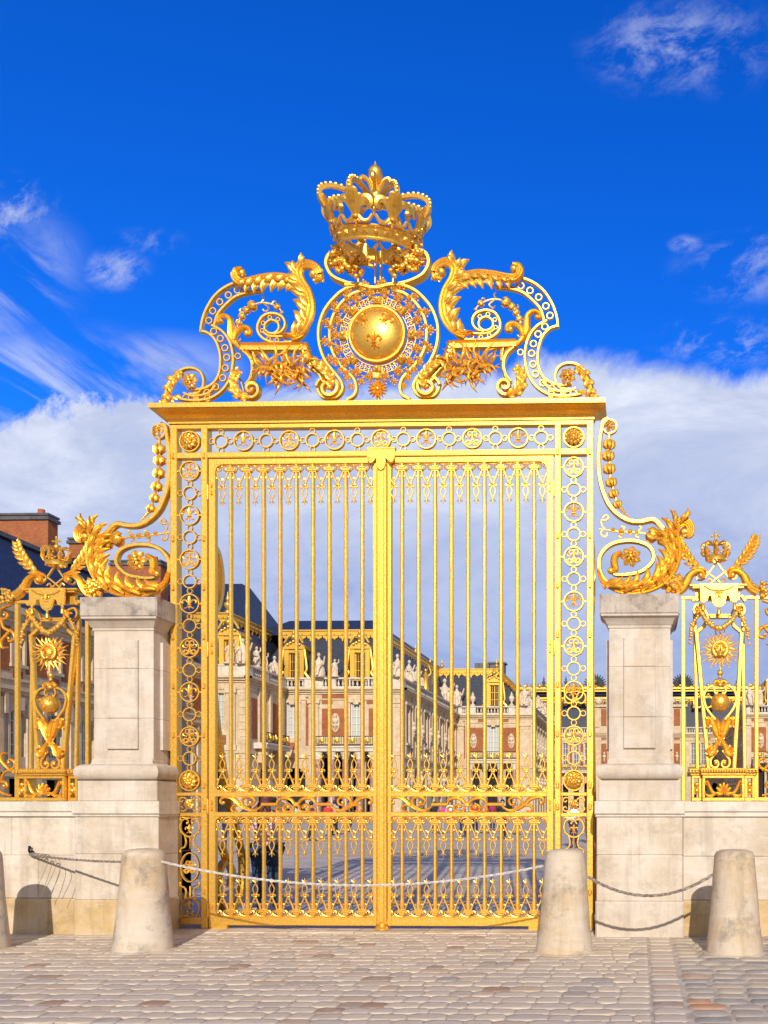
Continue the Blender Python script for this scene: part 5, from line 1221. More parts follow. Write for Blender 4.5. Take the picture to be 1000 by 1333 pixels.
def gilt_trim(t, P, drop=.75, tall=.35, label=None):
    """gilded roof edge with hanging tongues, along a polyline"""
    m = M()
    for a, b in zip(P[:-1], P[1:]):
        a, b = Vector(a), Vector(b); L = (b-a).length; W = Wall((a.x, a.y), (b.x, b.y)); dz = lambda u: a.z+(b.z-a.z)*u/W.L
        n = max(1, int(W.L/.8))
        for (o, z0, z1) in ((.3, 0, .2), (.22, .2, .45), (.34, .45, .58)):
            m.add([W.P(u, o_, dz(u)+z) for z in (z0, z1) for u, o_ in ((0, -.2), (W.L, -.2), (W.L, o), (0, o))], [(0, 3, 2, 1), (4, 5, 6, 7), (0, 1, 5, 4), (1, 2, 6, 5), (2, 3, 7, 6), (3, 0, 4, 7)])
        for i in range(n):
            u0, u1 = W.L*i/n, W.L*(i+1)/n; c = (u0+u1)/2; k = 1 if i % 2 else .62
            vs = [W.P(u, .24, dz(u)+z) for u, z in ((u0, 0), (u1, 0), (u1-.1*(u1-u0), -.25), (c+.1, -.35), (c, -drop*k), (c-.1, -.35), (u0+.1*(u1-u0), -.25))]
            m.add(vs+[p-W.n*.08 for p in vs], [tuple(range(7))]+[(j, (j+1) % 7, (j+1) % 7+7, j+7) for j in range(7)])
            m.sphere(W.P(c, .26, dz(c)+.1), .12, nu=6, nv=5); 
    return part('gilded_trim', m, PGOLD, t, sharp=30)
def finial(t, p, s=1.0, mt=None):
    m = M(); m.lathe(p, [(r*s, z*s) for r, z in ((.28, 0), (.28, .2), (.12, .3), (.34, .7), (.30, .9), (.1, 1.05), (.2, 1.25), (.12, 1.45), (.02, 1.9))], 10); part('finial', m, mt or PGOLD, t, sharp=50)
def dormer(t, c, w, z0, z1, n):                 # gilded dormer window; c centre on the ground plan, facing n (towards -Y)
    W = Wall((c[0]-w/2-.5, c[1]), (c[0]+w/2+.5, c[1])); m = M(); L = W.L
    for a, b in ((0, .45), (L-.45, L)): W.box(m, a, b, -2.2, .12, z0, z1)
    W.box(m, .45, L-.45, -2.2, .05, z1-.35, z1); W.box(m, .45, L-.45, -2.2, .05, z0, z0+.2); W.box(m, -.15, L+.15, -2.2, .25, z1, z1+.2)
    n_ = 10; r = L/2
    arc = [W.P(L/2-r*math.cos(PI*i/n_), .2, z1+.2+r*.5*math.sin(PI*i/n_)) for i in range(n_+1)]
    m.add(arc+[p-W.n*2.2 for p in arc], [tuple(range(n_+1))]+[(i, i+1, i+1+n_+1, i+n_+1) for i in range(n_)])
    for s in (-1, 1):
        m.tube(cr([W.P(L/2+s*(L/2+.05), .1, z1+.1), W.P(L/2+s*(L/2+.3), .1, z0+1.3), W.P(L/2+s*(L/2+.15), .1, z0+.8), W.P(L/2+s*(L/2+.5), .1, z0+.3), W.P(L/2+s*(L/2+.65), .1, z0+.05)], 4), [.12, .14, .16, .2], 7)
        m.tube(cr([W.P(L/2+s*.1, .2, z1+1.35), W.P(L/2+s*.5, .2, z1+1.3), W.P(L/2+s*.75, .2, z1+.95), W.P(L/2+s*.95, .2, z1+.6)], 4), [.1, .14, .12], 6)
    m.sphere(W.P(L/2, .2, z1+1.2), .32, nu=10, nv=8); m.sphere(W.P(L/2, .2, z1+1.65), .18)
    for k in range(5): m.sphere(W.P(L/2+(k-2)*.3, .3, z1+.45+.16*(2-abs(k-2))), .14, nu=7, nv=5)
    d = part('dormer', m, PGOLD, t, sharp=40)
    window(d, W, .45, L-.45, z0+.2, z1-.35, 'gold', nz=3)

DP, DA, DB, DC = 82.4-12, 91.5-12, 119-12, 153-12
XP, XA, XBB, XR = -32.2, -20.4, -10.5, 17.1
def fu(W, px, d): return fxx(px, d)-W.p0.x
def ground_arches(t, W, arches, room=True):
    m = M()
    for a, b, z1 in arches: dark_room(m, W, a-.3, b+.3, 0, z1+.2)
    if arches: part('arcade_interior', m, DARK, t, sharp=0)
def balcony(t, W, u0, u1, z=7.0, out=1.5, cols=0):
    m = M(); W.box(m, u0-.1, u1+.1, .01, out, z-.32, z+.05); W.box(m, u0-.1, u1+.1, .01, out+.12, z+.05, z+.22)
    b = part('balcony', m, PWHITE, t, sharp=0)
    m = M(); W.box(m, u0, u1, out-.09, out-.03, z+1.12, z+1.2); W.box(m, u0, u1, out-.09, out-.03, z+.24, z+.32)
    n = max(2, int((u1-u0)/.22))
    for i in range(n+1): u = u0+.03+(u1-u0-.06)*i/n; W.box(m, u-.02, u+.02, out-.075, out-.045, z+.32, z+1.12)
    part('balcony_rail', m, BLACKIRON, b, sharp=0)
    n = max(1, int((u1-u0)/1.25))
    for i in range(n):
        m = M()
        u = u0+(u1-u0)*(i+.5)/n; c = W.P(u, out-.02, z+.72); m.sphere(c, .22, sy=.5, sz=1.0, nu=8, nv=6)
        for k in range(8): a = k*PI/4; m.tube([c, c+W.t*.42*math.cos(a)+V(0, 0, .36*math.sin(a))], [.09, .03], 5)
        u = u0+(u1-u0)*i/n+.12; c = W.P(u, out-.02, z+.72); m.sphere(c, .1, sz=3, nu=6, nv=5)
        part('gilt_panel', m, PGOLD, b, sharp=50)
    if cols:
        for i in range(cols):
            m = M(); u = u0+.25+(u1-u0-.5)*i/(cols-1)
            m.lathe(W.P(u, out-.35, 0), [(.42, 0), (.42, .5), (.34, .6), (.36, 3.5), (.30, 5.9)], 14); part('marble_column', m, MARBLE, b, sharp=40)
        for i in range(cols):
            m = M(); u = u0+.25+(u1-u0-.5)*i/(cols-1); m.lathe(W.P(u, out-.35, 0), [(.30, 5.9), (.36, 5.95), (.34, 6.15), (.46, 6.45), (.5, 6.66)], 14); part('column_capital', m, PWHITE, b, sharp=40)

def front_ab(t, W, d, wins, bricks, smallbr, pils, arches, bal, busts, cols, nicheof=()):
    U = lambda px: fu(W, px, d)
    ops = [(U(a), U(b), 8.2, 11.65) for a, b in wins]+[(U(a), U(b), 0, z1, 'arch') for a, b, z1 in arches]
    m = M(); W.body(m, 0, 13.12, ops); part('wall', m, PSTONE, t, sharp=0)
    for o in ops[:len(wins)]: window(t, W, *o[:4])
    ground_arches(t, W, [(U(a), U(b), z) for a, b, z in arches])
    for a, b, z0, z1 in bricks+smallbr: m = M(); W.box(m, U(a), U(b), -.01, .035, z0, z1); part('brick_panel', m, BRICK, t, sharp=0)
    for a, b in pils:
        m = M()
        W.box(m, U(a), U(b), -.01, .16, 6.4, 11.95); W.box(m, U(a)-.08, U(b)+.08, -.01, .22, 6.4, 6.8); W.box(m, U(a)-.06, U(b)+.06, -.01, .2, 11.2, 11.3); W.box(m, U(a)-.12, U(b)+.12, -.01, .28, 11.6, 11.95)
        W.box(m, U(a)-.05, U(b)+.05, -.01, .12, 0, 6.15); part('pilaster', m, PSTONE, t, sharp=0)
    for a, b in wins:
        m = M()
        W.box(m, U(a)-.28, U(a)-.02, -.01, .09, 8.0, 11.7); W.box(m, U(b)+.02, U(b)+.28, -.01, .09, 8.0, 11.7); W.box(m, U(a)-.3, U(b)+.3, -.01, .14, 11.7, 11.94); W.box(m, (U(a)+U(b))/2-.25, (U(a)+U(b))/2+.25, -.01, .2, 11.5, 11.9); part('window_surround', m, PSTONE, t, sharp=0)
    for u, z in busts: oval_niche(t, W, U(u), z); bust_bracket(t, W, U(u), z)
    if bal: balcony(t, W, U(bal[0]), U(bal[1]), 7.05, 1.6, cols)
    cornices(t, W, 0, 1)

def side_bays(t, W, bay=3.9, busts=True, niche=True):
    n = max(1, round(W.L/bay)); b = W.L/n
    ops = [(b*(i+.5)-.62, b*(i+.5)+.62, 8.0, 11.5) for i in range(n)]+[(b*(i+.5)-.8, b*(i+.5)+.8, 0, 5.4, 'arch') for i in range(n)]
    m = M(); W.body(m, 0, 13.12, ops); part('wall', m, PSTONE, t, sharp=0)
    for o in ops[:n]: window(t, W, *o[:4], kind='dark')
    ground_arches(t, W, [(o[0], o[1], o[3]) for o in ops[n:]])
    m = M(); k = M()
    for i in range(n+1):
        u = b*i; a, c = max(u-.62, 0), min(u+.62, W.L)
        m = M(); W.box(m, a, c, -.01, .035, 7.4, 11.3); part('brick_panel', m, BRICK, t, sharp=0); W.box(k, max(u-.25, 0), min(u+.25, W.L), .03, .16, 6.4, 12.5)
    for i in range(n):
        c = b*(i+.5)
        W.box(k, c-.95, c-.66, -.01, .14, 6.4, 11.6); W.box(k, c+.66, c+.95, -.01, .14, 6.4, 11.6); W.box(k, c-1.0, c+1.0, -.01, .25, 11.6, 11.9); W.box(k, c-1.0, c+1.0, -.01, .3, 7.5, 7.7)
    part('pilaster', k, PSTONE, t, sharp=0)
    if busts:
        for i in range(n+1):
            if .3 < b*i < W.L-.3: bust_bracket(t, W, b*i, 9.2)
        for i in range(n): bust_bracket(t, W, b*(i+.5)+1.3 if b*(i+.5)+1.3 < W.L else b*(i+.5), 4.2)
    cornices(t, W, 1, 0)

# --- A: the left range of the royal court, facing us
tA = thing('palace_range', (-26.3, DA, 0), 'brick palace range with two gilded dormers, seen through the left gate leaf', 'palace building', 'palace ranges round the court')
WA = Wall((XP, DA), (XA, DA)); dA = DA+12
front_ab(tA, WA, dA, [(369, 384.5), (453.8, 469), (502, 502.5)][:2],
         [(416, 447, 8.4, 11.1), (478, 503, 8.4, 11.1)], [(394.5, 398, 7.4, 12.3), (416, 430, 11.9 if 0 else 11.55, 11.9), (475, 490, 11.55, 11.9), (371, 384, 7.0, 7.7), (416, 449, 12.1, 12.5)],
         [(399, 412), (506, 521)], [(368, 394, 5.2), (417, 430, 6.4), (436, 448, 6.4), (456, 468, 6.4), (474, 487, 6.4)], (413, 492), [(434, 9.7), (490, 9.7)], 5)
parapet(tA, WA, [(fu(WA, a, dA), fu(WA, b, dA)) for a, b in ((368, 393), (418, 429), (435, 452), (454, 477), (479, 491))], [(fu(WA, a, dA), fu(WA, b, dA)) for a, b in ((365.2, 368), (393, 418), (429, 435), (452, 454), (477, 479), (491, 522))])
dormer(tA, (fxx(375, dA), DA+.9), 1.0, 14.0, 17.2, None); dormer(tA, (fxx(463, dA), DA+.9), 1.0, 14.0, 17.2, None)
m = M(); m.frustum((XP-4, XA-.6, DA+.7, DB+22), (XP-1, XA-3.3, DA+3.4, DB+20), 13.5, 19.1); part('mansard_roof', m, SLATE, tA, sharp=0)
m = M(); m.frustum((XP-5, XA-3.3, DA+3.4, DB+20), (XP-3, XA-5.5, DA+9, DB+12), 19.1, 21.7); part('upper_roof', m, SLATE, tA, sharp=0)
gilt_trim(tA, [(XP-1.5, DA+3.3, 19.0), (XA-3.25, DA+3.3, 19.0), (XA-3.25, DB+19, 19.0)])
finial(tA, V(XA-3.3, DA+3.3, 19.5)); finial(tA, V(-27.0, DA+3.3, 19.5), .8)
WS1 = Wall((XA, DA), (XA, DB)); side_bays(tA, WS1, 3.9); parapet(tA, WS1, [(1, WS1.L-1)], [(0, 1), (WS1.L-1, WS1.L)])
for yy in (DA+6, DA+12.5, DA+19): finial(tA, V(XA-3.3, yy, 19.5), .7)
# --- P: pavilion nearer on the left
tP = thing('palace_pavilion', (-34.5, DP, 0), 'stone corner pavilion with quoins and a small balcony over a red doorway, high slate roof', 'palace building', 'palace ranges round the court')
WP = Wall((-37.5, DP), (XP, DP)); ops = [(2.0, 3.2, 8.2, 11.6), (2.0, 3.4, 0, 5.4, 'arch')]
m = M(); WP.body(m, 0, 13.12, ops); part('wall', m, PSTONE, tP, sharp=0); window(tP, WP, *ops[0][:4]); ground_arches(tP, WP, [(2.0, 3.4, 5.4)])
m = M()
for a, b in ((.6, 1.6), (3.5, 4.3)): WP.box(m, a, b, -.01, .18, .4, 11.6); WP.box(m, a-.12, b+.12, -.01, .3, 11.6, 12.1); WP.box(m, a-.1, b+.1, -.01, .26, 6.4, 6.9); WP.box(m, a-.1, b+.1, -.01, .26, 0, .4)
for k in range(18): WP.box(m, WP.L-.75+(.12 if k % 2 else 0), WP.L+.02, -.01, .05, .4+.66*k, .4+.66*k+.6)
part('pilaster', m, PSTONE, tP, sharp=0); cornices(tP, WP, 0, 1); parapet(tP, WP, [], [(0, WP.L)])
m = M(); WP.box(m, 1.75, 3.45, -.01, .035, 6.9, 7.8); part('brickwork', m, BRICK, tP, sharp=0)
WPS = Wall((XP, DP), (XP, DA)); ops = [(3.4, 4.6, 8.0, 11.4), (3.0, 5.2, 0, 5.4, 'arch')]
m = M(); WPS.body(m, 0, 13.12, ops); part('wall', m, PSTONE, tP, sharp=0); window(tP, WPS, *ops[0][:4], kind='dark')
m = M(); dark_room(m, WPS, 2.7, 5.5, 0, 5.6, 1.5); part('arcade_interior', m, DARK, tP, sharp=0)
m = M(); WPS.box(m, 3.1, 5.1, -.6, -.4, 0, 3.4); part('door', m, REDDOOR, tP, sharp=0)
m = M(); WPS.box(m, 1.0, 2.2, -.01, .035, 7.6, 11.3); WPS.box(m, 5.8, 7.4, -.01, .035, 7.6, 11.3); part('brickwork', m, BRICK, tP, sharp=0)
m = M()
for k in range(18): WPS.box(m, -.02, .8-(.12 if k % 2 else 0), -.01, .05, .4+.66*k, .4+.66*k+.6)
for a in (2.4, 4.9, 7.9): WPS.box(m, a, a+.5, -.01, .2, 6.4, 12.3)
part('quoins', m, PSTONE, tP, sharp=0)
balcony(tP, WPS, 1.6, 7.2, 7.0, 1.2); cornices(tP, WPS, 1, 0); parapet(tP, WPS, [(1.2, 4), (4.8, 7.8)], [(0, 1.2), (4, 4.8), (7.8, WPS.L)])
for u in (2.4, 6.4): m = M(); WPS.box(m, u-.25, u+.25, 0, 1.0, 6.1, 6.7); WPS.box(m, u-.22, u+.22, 0, .6, 5.4, 6.1); part('bracket', m, PSTONE, tP, sharp=0)
m = M(); m.frustum((-52, XP-1, DP+.8, DA+14), (-50, -35.5, DP+3.6, DA+12), 13.5, 19.1); part('mansard_roof', m, SLATE, tP, sharp=0)
m = M(); m.frustum((-50, -35.5, DP+3.6, DA+12), (-47, -38.3, DP+13, DA+6), 19.1, 24.6); part('upper_roof', m, SLATE, tP, sharp=0)
gilt_trim(tP, [(-44, DP+3.5, 19.0), (-35.4, DP+3.5, 19.0), (-35.4, DA+4, 19.0)]); finial(tP, V(-37.8, DP+3.5, 19.5), 1.1); finial(tP, V(-35.5, DP+3.5, 19.5), 1.1)
dormer(tP, (-34.3, DP+1.2), .9, 14.0, 17.0, None)
# --- B: the middle range
tB = thing('palace_range', ((XA+XBB)/2, DB, 0), 'brick palace range behind the right gate leaf with one gilded dormer', 'palace building', 'palace ranges round the court')
WB = Wall((XA, DB), (XBB, DB)); dB = DB+12
front_ab(tB, WB, dB, [(634, 650)], [(607, 630, 8.2, 11.4), (654.5, 672, 8.2, 11.4)], [(622, 629, 12.0, 12.5), (655, 662, 12.0, 12.5), (602, 605, 7.4, 12.3)], [(594.5, 603.5), (677.5, 690)],
         [(613, 624, 6.4), (634, 650, 6.4), (658, 670, 6.4)], (612, 674), [(616, 9.7), (665.5, 9.7)], 4)
parapet(tB, WB, [(fu(WB, a, dB), fu(WB, b, dB)) for a, b in ((601, 606), (619, 628), (633, 650), (655, 662), (670, 673))], [(fu(WB, a, dB), fu(WB, b, dB)) for a, b in ((596, 601), (606, 619), (628, 633), (650, 655), (662, 670), (673, 696))])
dormer(tB, (fxx(642, dB), DB+.9), 1.1, 14.0, 17.4, None)
m = M(); m.frustum((XA-4, XBB-.6, DB+.7, DC+8), (XA-3, XBB-4.9, DB+3.2, DC+4), 13.5, 19.0); part('mansard_roof', m, SLATE, tB, sharp=0)
gilt_trim(tB, [(XA-3.2, DB+3.1, 18.9), (XBB-4.85, DB+3.1, 18.9)]); gilt_trim(tB, [(XBB-4.85, DB+3.0, 18.9), (XBB-1.6, DB+1.2, 15.6)], .1)
for px, s in ((552, .9), (568, .8)): finial(tB, V(fxx(px, dB), DB+3, 19.3), s)
finial(tB, V(XBB-5.2, DB+3.1, 19.3), .8)
m = M(); m.box(XBB-6.6, XBB-4.6, DB+6, DB+7.5, 19, 20.6, .05); m.box(XBB-6.8, XBB-4.4, DB+5.8, DB+7.7, 20.6, 20.8); m.box(-19.5, -17.5, DB+8, DB+9.5, 18.9, 21, .05); part('chimney', m, LEAD, tB)
WS2 = Wall((XBB, DB), (XBB, DC)); side_bays(tB, WS2, 3.4); parapet(tB, WS2, [(1, WS2.L)], [(0, 1)])
# --- C: the far front of the marble court
tC = thing('palace_range', (3.3, DC, 0), 'farthest palace front across the court with two gilded roof bands', 'palace building', 'palace ranges round the court')
WC = Wall((XBB, DC), (XR, DC)); dC = DC+12; U = lambda px: fu(WC, px, dC)
wl = [(733, 740), (747, 754), (761, 768), (799, 806), (813, 820), (829, 837), (846, 853), (860, 867), (900, 907), (913, 920), (927, 934)]
ops = [(U(a), U(b), 8.0, 11.6) for a, b in wl]+[(U(a), U(b), .0, 5.0, 'arch') for a, b in wl]
m = M(); WC.body(m, 0, 13.12, ops); part('wall', m, PSTONE, tC, sharp=0)
for o in ops[:len(wl)]: window(tC, WC, *o[:4], kind='dark', nz=4)
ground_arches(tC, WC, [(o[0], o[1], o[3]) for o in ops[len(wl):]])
for a, b in ((742, 745), (756, 759.5), (783, 791), (808, 811), (840, 843), (877.5, 885.5), (909, 911.5), (922, 925)):
    m = M(); WC.box(m, U(a), U(b), -.01, .04, 7.8, 11.5); part('brick_panel', m, BRICK, tC, sharp=0); m = M(); WC.box(m, U(a), U(b), -.01, .04, 12.0, 12.45); part('brick_panel', m, BRICK, tC, sharp=0)
ATT = [(783, 791), (877.5, 885.5)]
for a, b in ATT: m = M(); WC.box(m, U(a), U(b), .38, .46, 14.4, 17.2); part('brick_panel', m, BRICK, tC, sharp=0)
for px in (787, 881.5, 757.7, 923.5): bust_bracket(tC, WC, U(px), 9.2)
m = M()
for a, b in ((775, 781), (793, 797), (870, 875), (888, 893)): WC.box(m, U(a), U(b), -.01, .3, 0, 12.5); WC.box(m, U(a), U(b), .3, .55, 14.2, 17.4)
part('pilaster', m, PSTONE, tC, sharp=0)
cornices(tC, WC); parapet(tC, WC, [(U(a), U(b)) for a, b in ((728, 774), (894, 966))], [(U(774), U(894))]); balcony(tC, WC, U(732), U(770), 6.9, 1.2); balcony(tC, WC, U(897), U(936), 6.9, 1.2)
m = M(); WC.box(m, U(775), U(893), -3.5, .4, 13.2, 17.5); WC.box(m, U(773), U(895), -3.7, .8, 17.5, 17.9); part('attic', m, PSTONE, tC, sharp=0)
m = M()
for k in range(9): u = U(780)+(U(888)-U(780))*k/8; m.sphere(WC.P(u, .45, 18.5), .6, sz=.9, sy=.5, nu=8, nv=6); m.sphere(WC.P(u+.5, .45, 18.9), .32)
part('sculpted_crest', m, STATUE, tC, sharp=60)
m = M(); m.frustum((XBB-12, XR+12, DC+.9, DC+16), (XBB-10, XR+10, DC+3.4, DC+14), 13.5, 19.6); part('mansard_roof', m, SLATE, tC, sharp=0)
m = M(); m.frustum((XBB-10, XR+10, DC+3.4, DC+14), (XBB-9, XR+9, DC+5, DC+12), 19.9, 21.6); part('upper_roof', m, SLATE, tC, sharp=0)
m = M(); WK = Wall((XBB-10, DC+3.3), (XR+10, DC+3.3)); n = 40
WK.box(m, 0, WK.L, -.3, .35, 20.9, 21.3); WK.box(m, 0, WK.L, -.3, .25, 20.5, 20.7)
for k in range(n*2):
    u = WK.L*(k+.5)/n/2; m.sphere(WK.P(u, .15, 20.95+.55*(k % 2)), .4 if k % 2 else .28, sz=1.1, nu=7, nv=5)
WK.box(m, 0, WK.L, -.3, .5, 19.2, 19.55); WK.box(m, 0, WK.L, -.3, .35, 18.9, 19.1)
for k in range(n): u = WK.L*(k+.5)/n; m.tube(cr([WK.P(u-.55, .3, 19.1), WK.P(u-.3, .4, 18.5), WK.P(u, .4, 18.1), WK.P(u+.3, .4, 18.5), WK.P(u+.55, .3, 19.1)], 3), [.14, .16, .14], 5)
part('gilded_roof_band', m, PGOLD, tC, sharp=50)
for px in (775, 889):
    m = M(); c = V(fxx(px, dC+3), DC+3, 21.5)
    for k in range(13): a = PI*k/12; m.leaf([c+V(.3*math.cos(a), 0, .3*math.sin(a)), c+V(1.1*math.cos(a), -.2, 1.1*math.sin(a)), c+V(1.9*math.cos(a), 0, .3+1.7*math.sin(a))], [.12, .26, .06], .2)
    m.sphere(c+V(0, -.3, .7), .6); part('roof_trophy', m, LEAD, tC)
for px in (708, 737, 960): finial(tC, V(fxx(px, dC+4), DC+4, 21.5), .95, LEAD)
for px, y_ in ((741, 908), (757, 908), (909, 914), (922, 914)):
    zc = 1.67+(1045-y_)*(dC+1.4)/1200; m = M(); c = V(fxx(px, dC+1.4), DC+1.4, zc)
    m.flat([c+V(.75*math.cos(2*PI*i/18), -.1, .95*math.sin(2*PI*i/18)) for i in range(18)], .34, .4, True); m.sphere(c+V(0, -.2, 1.2), .3); m.sphere(c+V(-.7, -.1, -.9), .3); m.sphere(c+V(.7, -.1, -.9), .3)
    oe = part('oval_dormer', m, PGOLD, tC); m = M(); m.lathe(c, [(.68, -.05), (.68, .1)], 16, 'Y'); part('pane', m, GLASS, oe)
# --- right-hand counterparts
tD = thing('palace_range', (22, DB, 0), 'brick palace range at the right edge, blue slate roof with gold sloping edge', 'palace building', 'palace ranges round the court')
WS3 = Wall((XR, DC), (XR, DB)); side_bays(tD, WS3, 3.4); parapet(tD, WS3, [(0, WS3.L-1)], [(WS3.L-1, WS3.L)])
WD = Wall((XR, DB), (XR+12, DB))
front_ab(tD, WD, dB, [(1002, 1018)], [(978, 997, 8.2, 11.4), (1023, 1042, 8.2, 11.4)], [(978, 983, 12.0, 12.5), (994, 1000, 12.0, 12.5)], [(970, 977), (1046, 1056)], [(983, 995, 6.4), (1003, 1018, 6.4), (1026, 1038, 6.4)], (980, 1046), [(990, 9.7), (1032, 9.7)], 4)
parapet(tD, WD, [(fu(WD, a, dB), fu(WD, b, dB)) for a, b in ((976, 982), (986, 1005), (1010, 1040))], [(fu(WD, a, dB), fu(WD, b, dB)) for a, b in ((972.2, 976), (982, 986), (1005, 1010), (1040, 1060))])
m = M(); m.frustum((XR+.6, XR+16, DB+.7, DC+8), (XR+4.6, XR+14, DB+3.2, DC+4), 13.5, 19.0); part('mansard_roof', m, SLATE, tD, sharp=0)
gilt_trim(tD, [(XR+4.5, DB+3.1, 18.9), (XR+14, DB+3.1, 18.9)]); gilt_trim(tD, [(XR+1.2, DB+1.2, 15.6), (XR+4.5, DB+3.0, 18.9)], .1)
dormer(tD, (fxx(1010, dB), DB+.9), 1.1, 14.0, 17.4, None)
# --- W: the long wing on the left
tW = thing('palace_wing', (-36, 45, 0), 'long stone wing at the far left with arched windows, attic windows and brick chimneys', 'palace building', 'palace ranges round the court')
WW = Wall((-36, 18), (-36, DP)); b = 3.65; n = int(WW.L/b); u_ = [WW.L-b*(i+.5) for i in range(n)]
o0 = (57.2-12-18)
u_ = [o0+b*k for k in range(-7, 8) if 1 < o0+b*k < WW.L-1]
ops = [(u-.5, u+.5, 10.7, 12.5) for u in u_]+[(u-.75, u+.75, 4.6, 7.6, 'arch') for u in u_]+[(u-.75, u+.75, 0, 3.2) for u in u_]
m = M(); WW.body(m, 0, 13.9, ops); part('wall', m, PSTONE, tW, sharp=0)
for i, o in enumerate(ops[:2*len(u_)]): window(tW, WW, *o[:4], kind='dark', nz=3 if i < len(u_) else 4)
ground_arches(tW, WW, [(o[0], o[1], o[3]) for o in ops[2*len(u_):]])
m = M(); k = M()
for i, u in enumerate(u_):
    m = M(); WW.box(m, u+.78, u+b-.78, -.01, .04, 9.9, 12.7); part('brick_panel', m, BRICK, tW, sharp=0); m = M(); WW.box(m, u-.5, u+.5, -.01, .04, 9.5, 10.0); part('brick_panel', m, BRICK, tW, sharp=0)
    WW.box(k, u-.72, u-.52, -.01, .12, 10.4, 12.7); WW.box(k, u+.52, u+.72, -.01, .12, 10.4, 12.7); WW.box(k, u-.8, u+.8, -.01, .2, 10.2, 10.4)
    WW.box(k, u-1.0, u-.78, -.01, .14, 3.6, 7.9); WW.box(k, u+.78, u+1.0, -.01, .14, 3.6, 7.9); WW.box(k, u-.22, u+.22, -.01, .35, 7.5, 8.3); WW.box(k, u+b/2-.3, u+b/2+.3, -.01, .2, 0, 8.2)
    WW.box(k, u+b/2-.55, u+b/2-.25, -.01, .35, 7.2, 8.5); WW.box(k, u+b/2+.25, u+b/2+.55, -.01, .35, 7.2, 8.5)
part('pilaster', k, PSTONE, tW, sharp=0)
cornices(tW, WW, 0, 0, ((8.5, 8.7, .2), (8.7, 8.95, .45), (9.35, 9.5, .15), (13.0, 13.2, .15), (13.2, 13.5, .35), (13.5, 13.9, .6), (3.3, 3.55, .2)))
m = M(); m.frustum((-50, -36.1, 18, DP-.1), (-46, -40, 21, DP-.1), 13.9, 19.8); part('slate_roof', m, SLATE, tW, sharp=0)
m = M(); m.box(-40.3, -39.7, 20, DP-.2, 19.7, 20.0); m.box(-36.3, -35.7, 18, DP-.2, 13.902, 14.1); part('lead_ridge', m, LEAD, tW, sharp=0)
for (x0, x1, y0_, y1_, zt_) in ((-46.8, -42, 57.4, 58.6, 23.7), (-44.0, -42, 63.2, 64.6, 23.5), (-47, -42.2, 74.4, 75.8, 24.6)):
    m = M(); m.box(x0, x1, y0_, y1_, 13.5, zt_, .02); c = part('chimney', m, BRICK, tW, sharp=0)
    k = M(); k.box(x0-.15, x1+.15, y0_-.15, y1_+.15, zt_-.35, zt_-.1); k.box(x0-.1, x1+.1, y0_-.1, y1_+.1, zt_, zt_+.16); part('chimney_cap', k, LEAD, c, sharp=0)
    k = M(); k.lathe(V(x1-.9, (y0_+y1_)/2, zt_+.16), [(.3, 0), (.24, .4), (.26, .45)], 10); k.lathe(V(x0+.6, (y0_+y1_)/2, zt_+.16), [(.2, 0), (.16, .2)], 10); part('chimney_pot', k, TERRA, c)

# --- statues and urns standing on the parapets
def statue_mesh(seated, seed):
    rs = random.Random(seed); m = M()
    if seated:
        m.lathe((0, 0, 0), [(.55, 0), (.6, .3), (.5, .6), (.42, .75), (.30, .95), (.33, 1.35), (.16, 1.55), (.1, 1.68), (.1, 1.75)], 12)
        for s in (-1, 1):
            m.tube(cr([V(s*.18, 0, .75), V(s*.26, -.5, .8), V(s*.24, -.62, .4), V(s*.24, -.72, .0)], 4), [.2, .2, .14, .12], 8)
            m.tube(cr([V(s*.3, 0, 1.35), V(s*.5, -.1, 1.05), V(s*(.55 if s < 0 else .75), -.3, .95 if s < 0 else 1.75)], 4), [.12, .1, .07], 7)
        m.sphere((0, -.03, 1.93), .17, sz=1.2)
    else:
        m.lathe((0, 0, 0), [(.38, 0), (.36, .4), (.3, .9), (.24, 1.15), (.3, 1.45), (.28, 1.6), (.11, 1.72), (.09, 1.8)], 12)
        m.tube(cr([V(-.25, 0, 1.55), V(-.42, -.1, 1.2), V(-.2, -.3, 1.1)], 4), [.1, .09, .06], 7); m.tube(cr([V(.25, 0, 1.55), V(.5, -.05, 1.75), V(.5, -.05, 2.1)], 4), [.1, .08, .06], 7)
        m.sphere((0, -.03, 1.95), .15, sz=1.25)
    for i in range(10):
        a = rs.uniform(0, 2*PI); z = rs.uniform(.2, 1.0); r = .5 if seated else .33
        m.tube(cr([V(r*.7*math.cos(a), r*.7*math.sin(a), z+.5), V(r*math.cos(a+.2), r*math.sin(a+.2), z), V(r*1.05*math.cos(a+.1), r*1.05*math.sin(a+.1), max(z-.5, 0))], 3), [.05, .07, .04], 5)
    m.sphere((.1, .12, .5), .4 if seated else .28, sz=1.3); m.box(-.5, .5, -.6 if seated else -.4, .4, -.12, .06, .03)
    return m.mesh('statue', STATUE, sharp=70)
SM = [statue_mesh(True, 1), statue_mesh(False, 2), statue_mesh(True, 3)]
um = M(); um.lathe((0, 0, 0), [(.34, 0), (.34, .25), (.14, .35), (.12, .5), (.34, .85), (.40, 1.15), (.30, 1.35), (.18, 1.45), (.2, 1.6), (.08, 1.85), (.02, 2.0)], 14); um_ = um.mesh('urn', STATUE, sharp=50)
def statue(px, d, k, s, rz, label, z=14.2, mt=None, x=None):
    o = inst('roof_statue', SM[k], None, (fxx(px, d) if x is None else x, d-12, z+.12), scale=(s, s, s), rot=(0, 0, rz)); setp(o, label, 'statue', 'statues along the palace parapets')
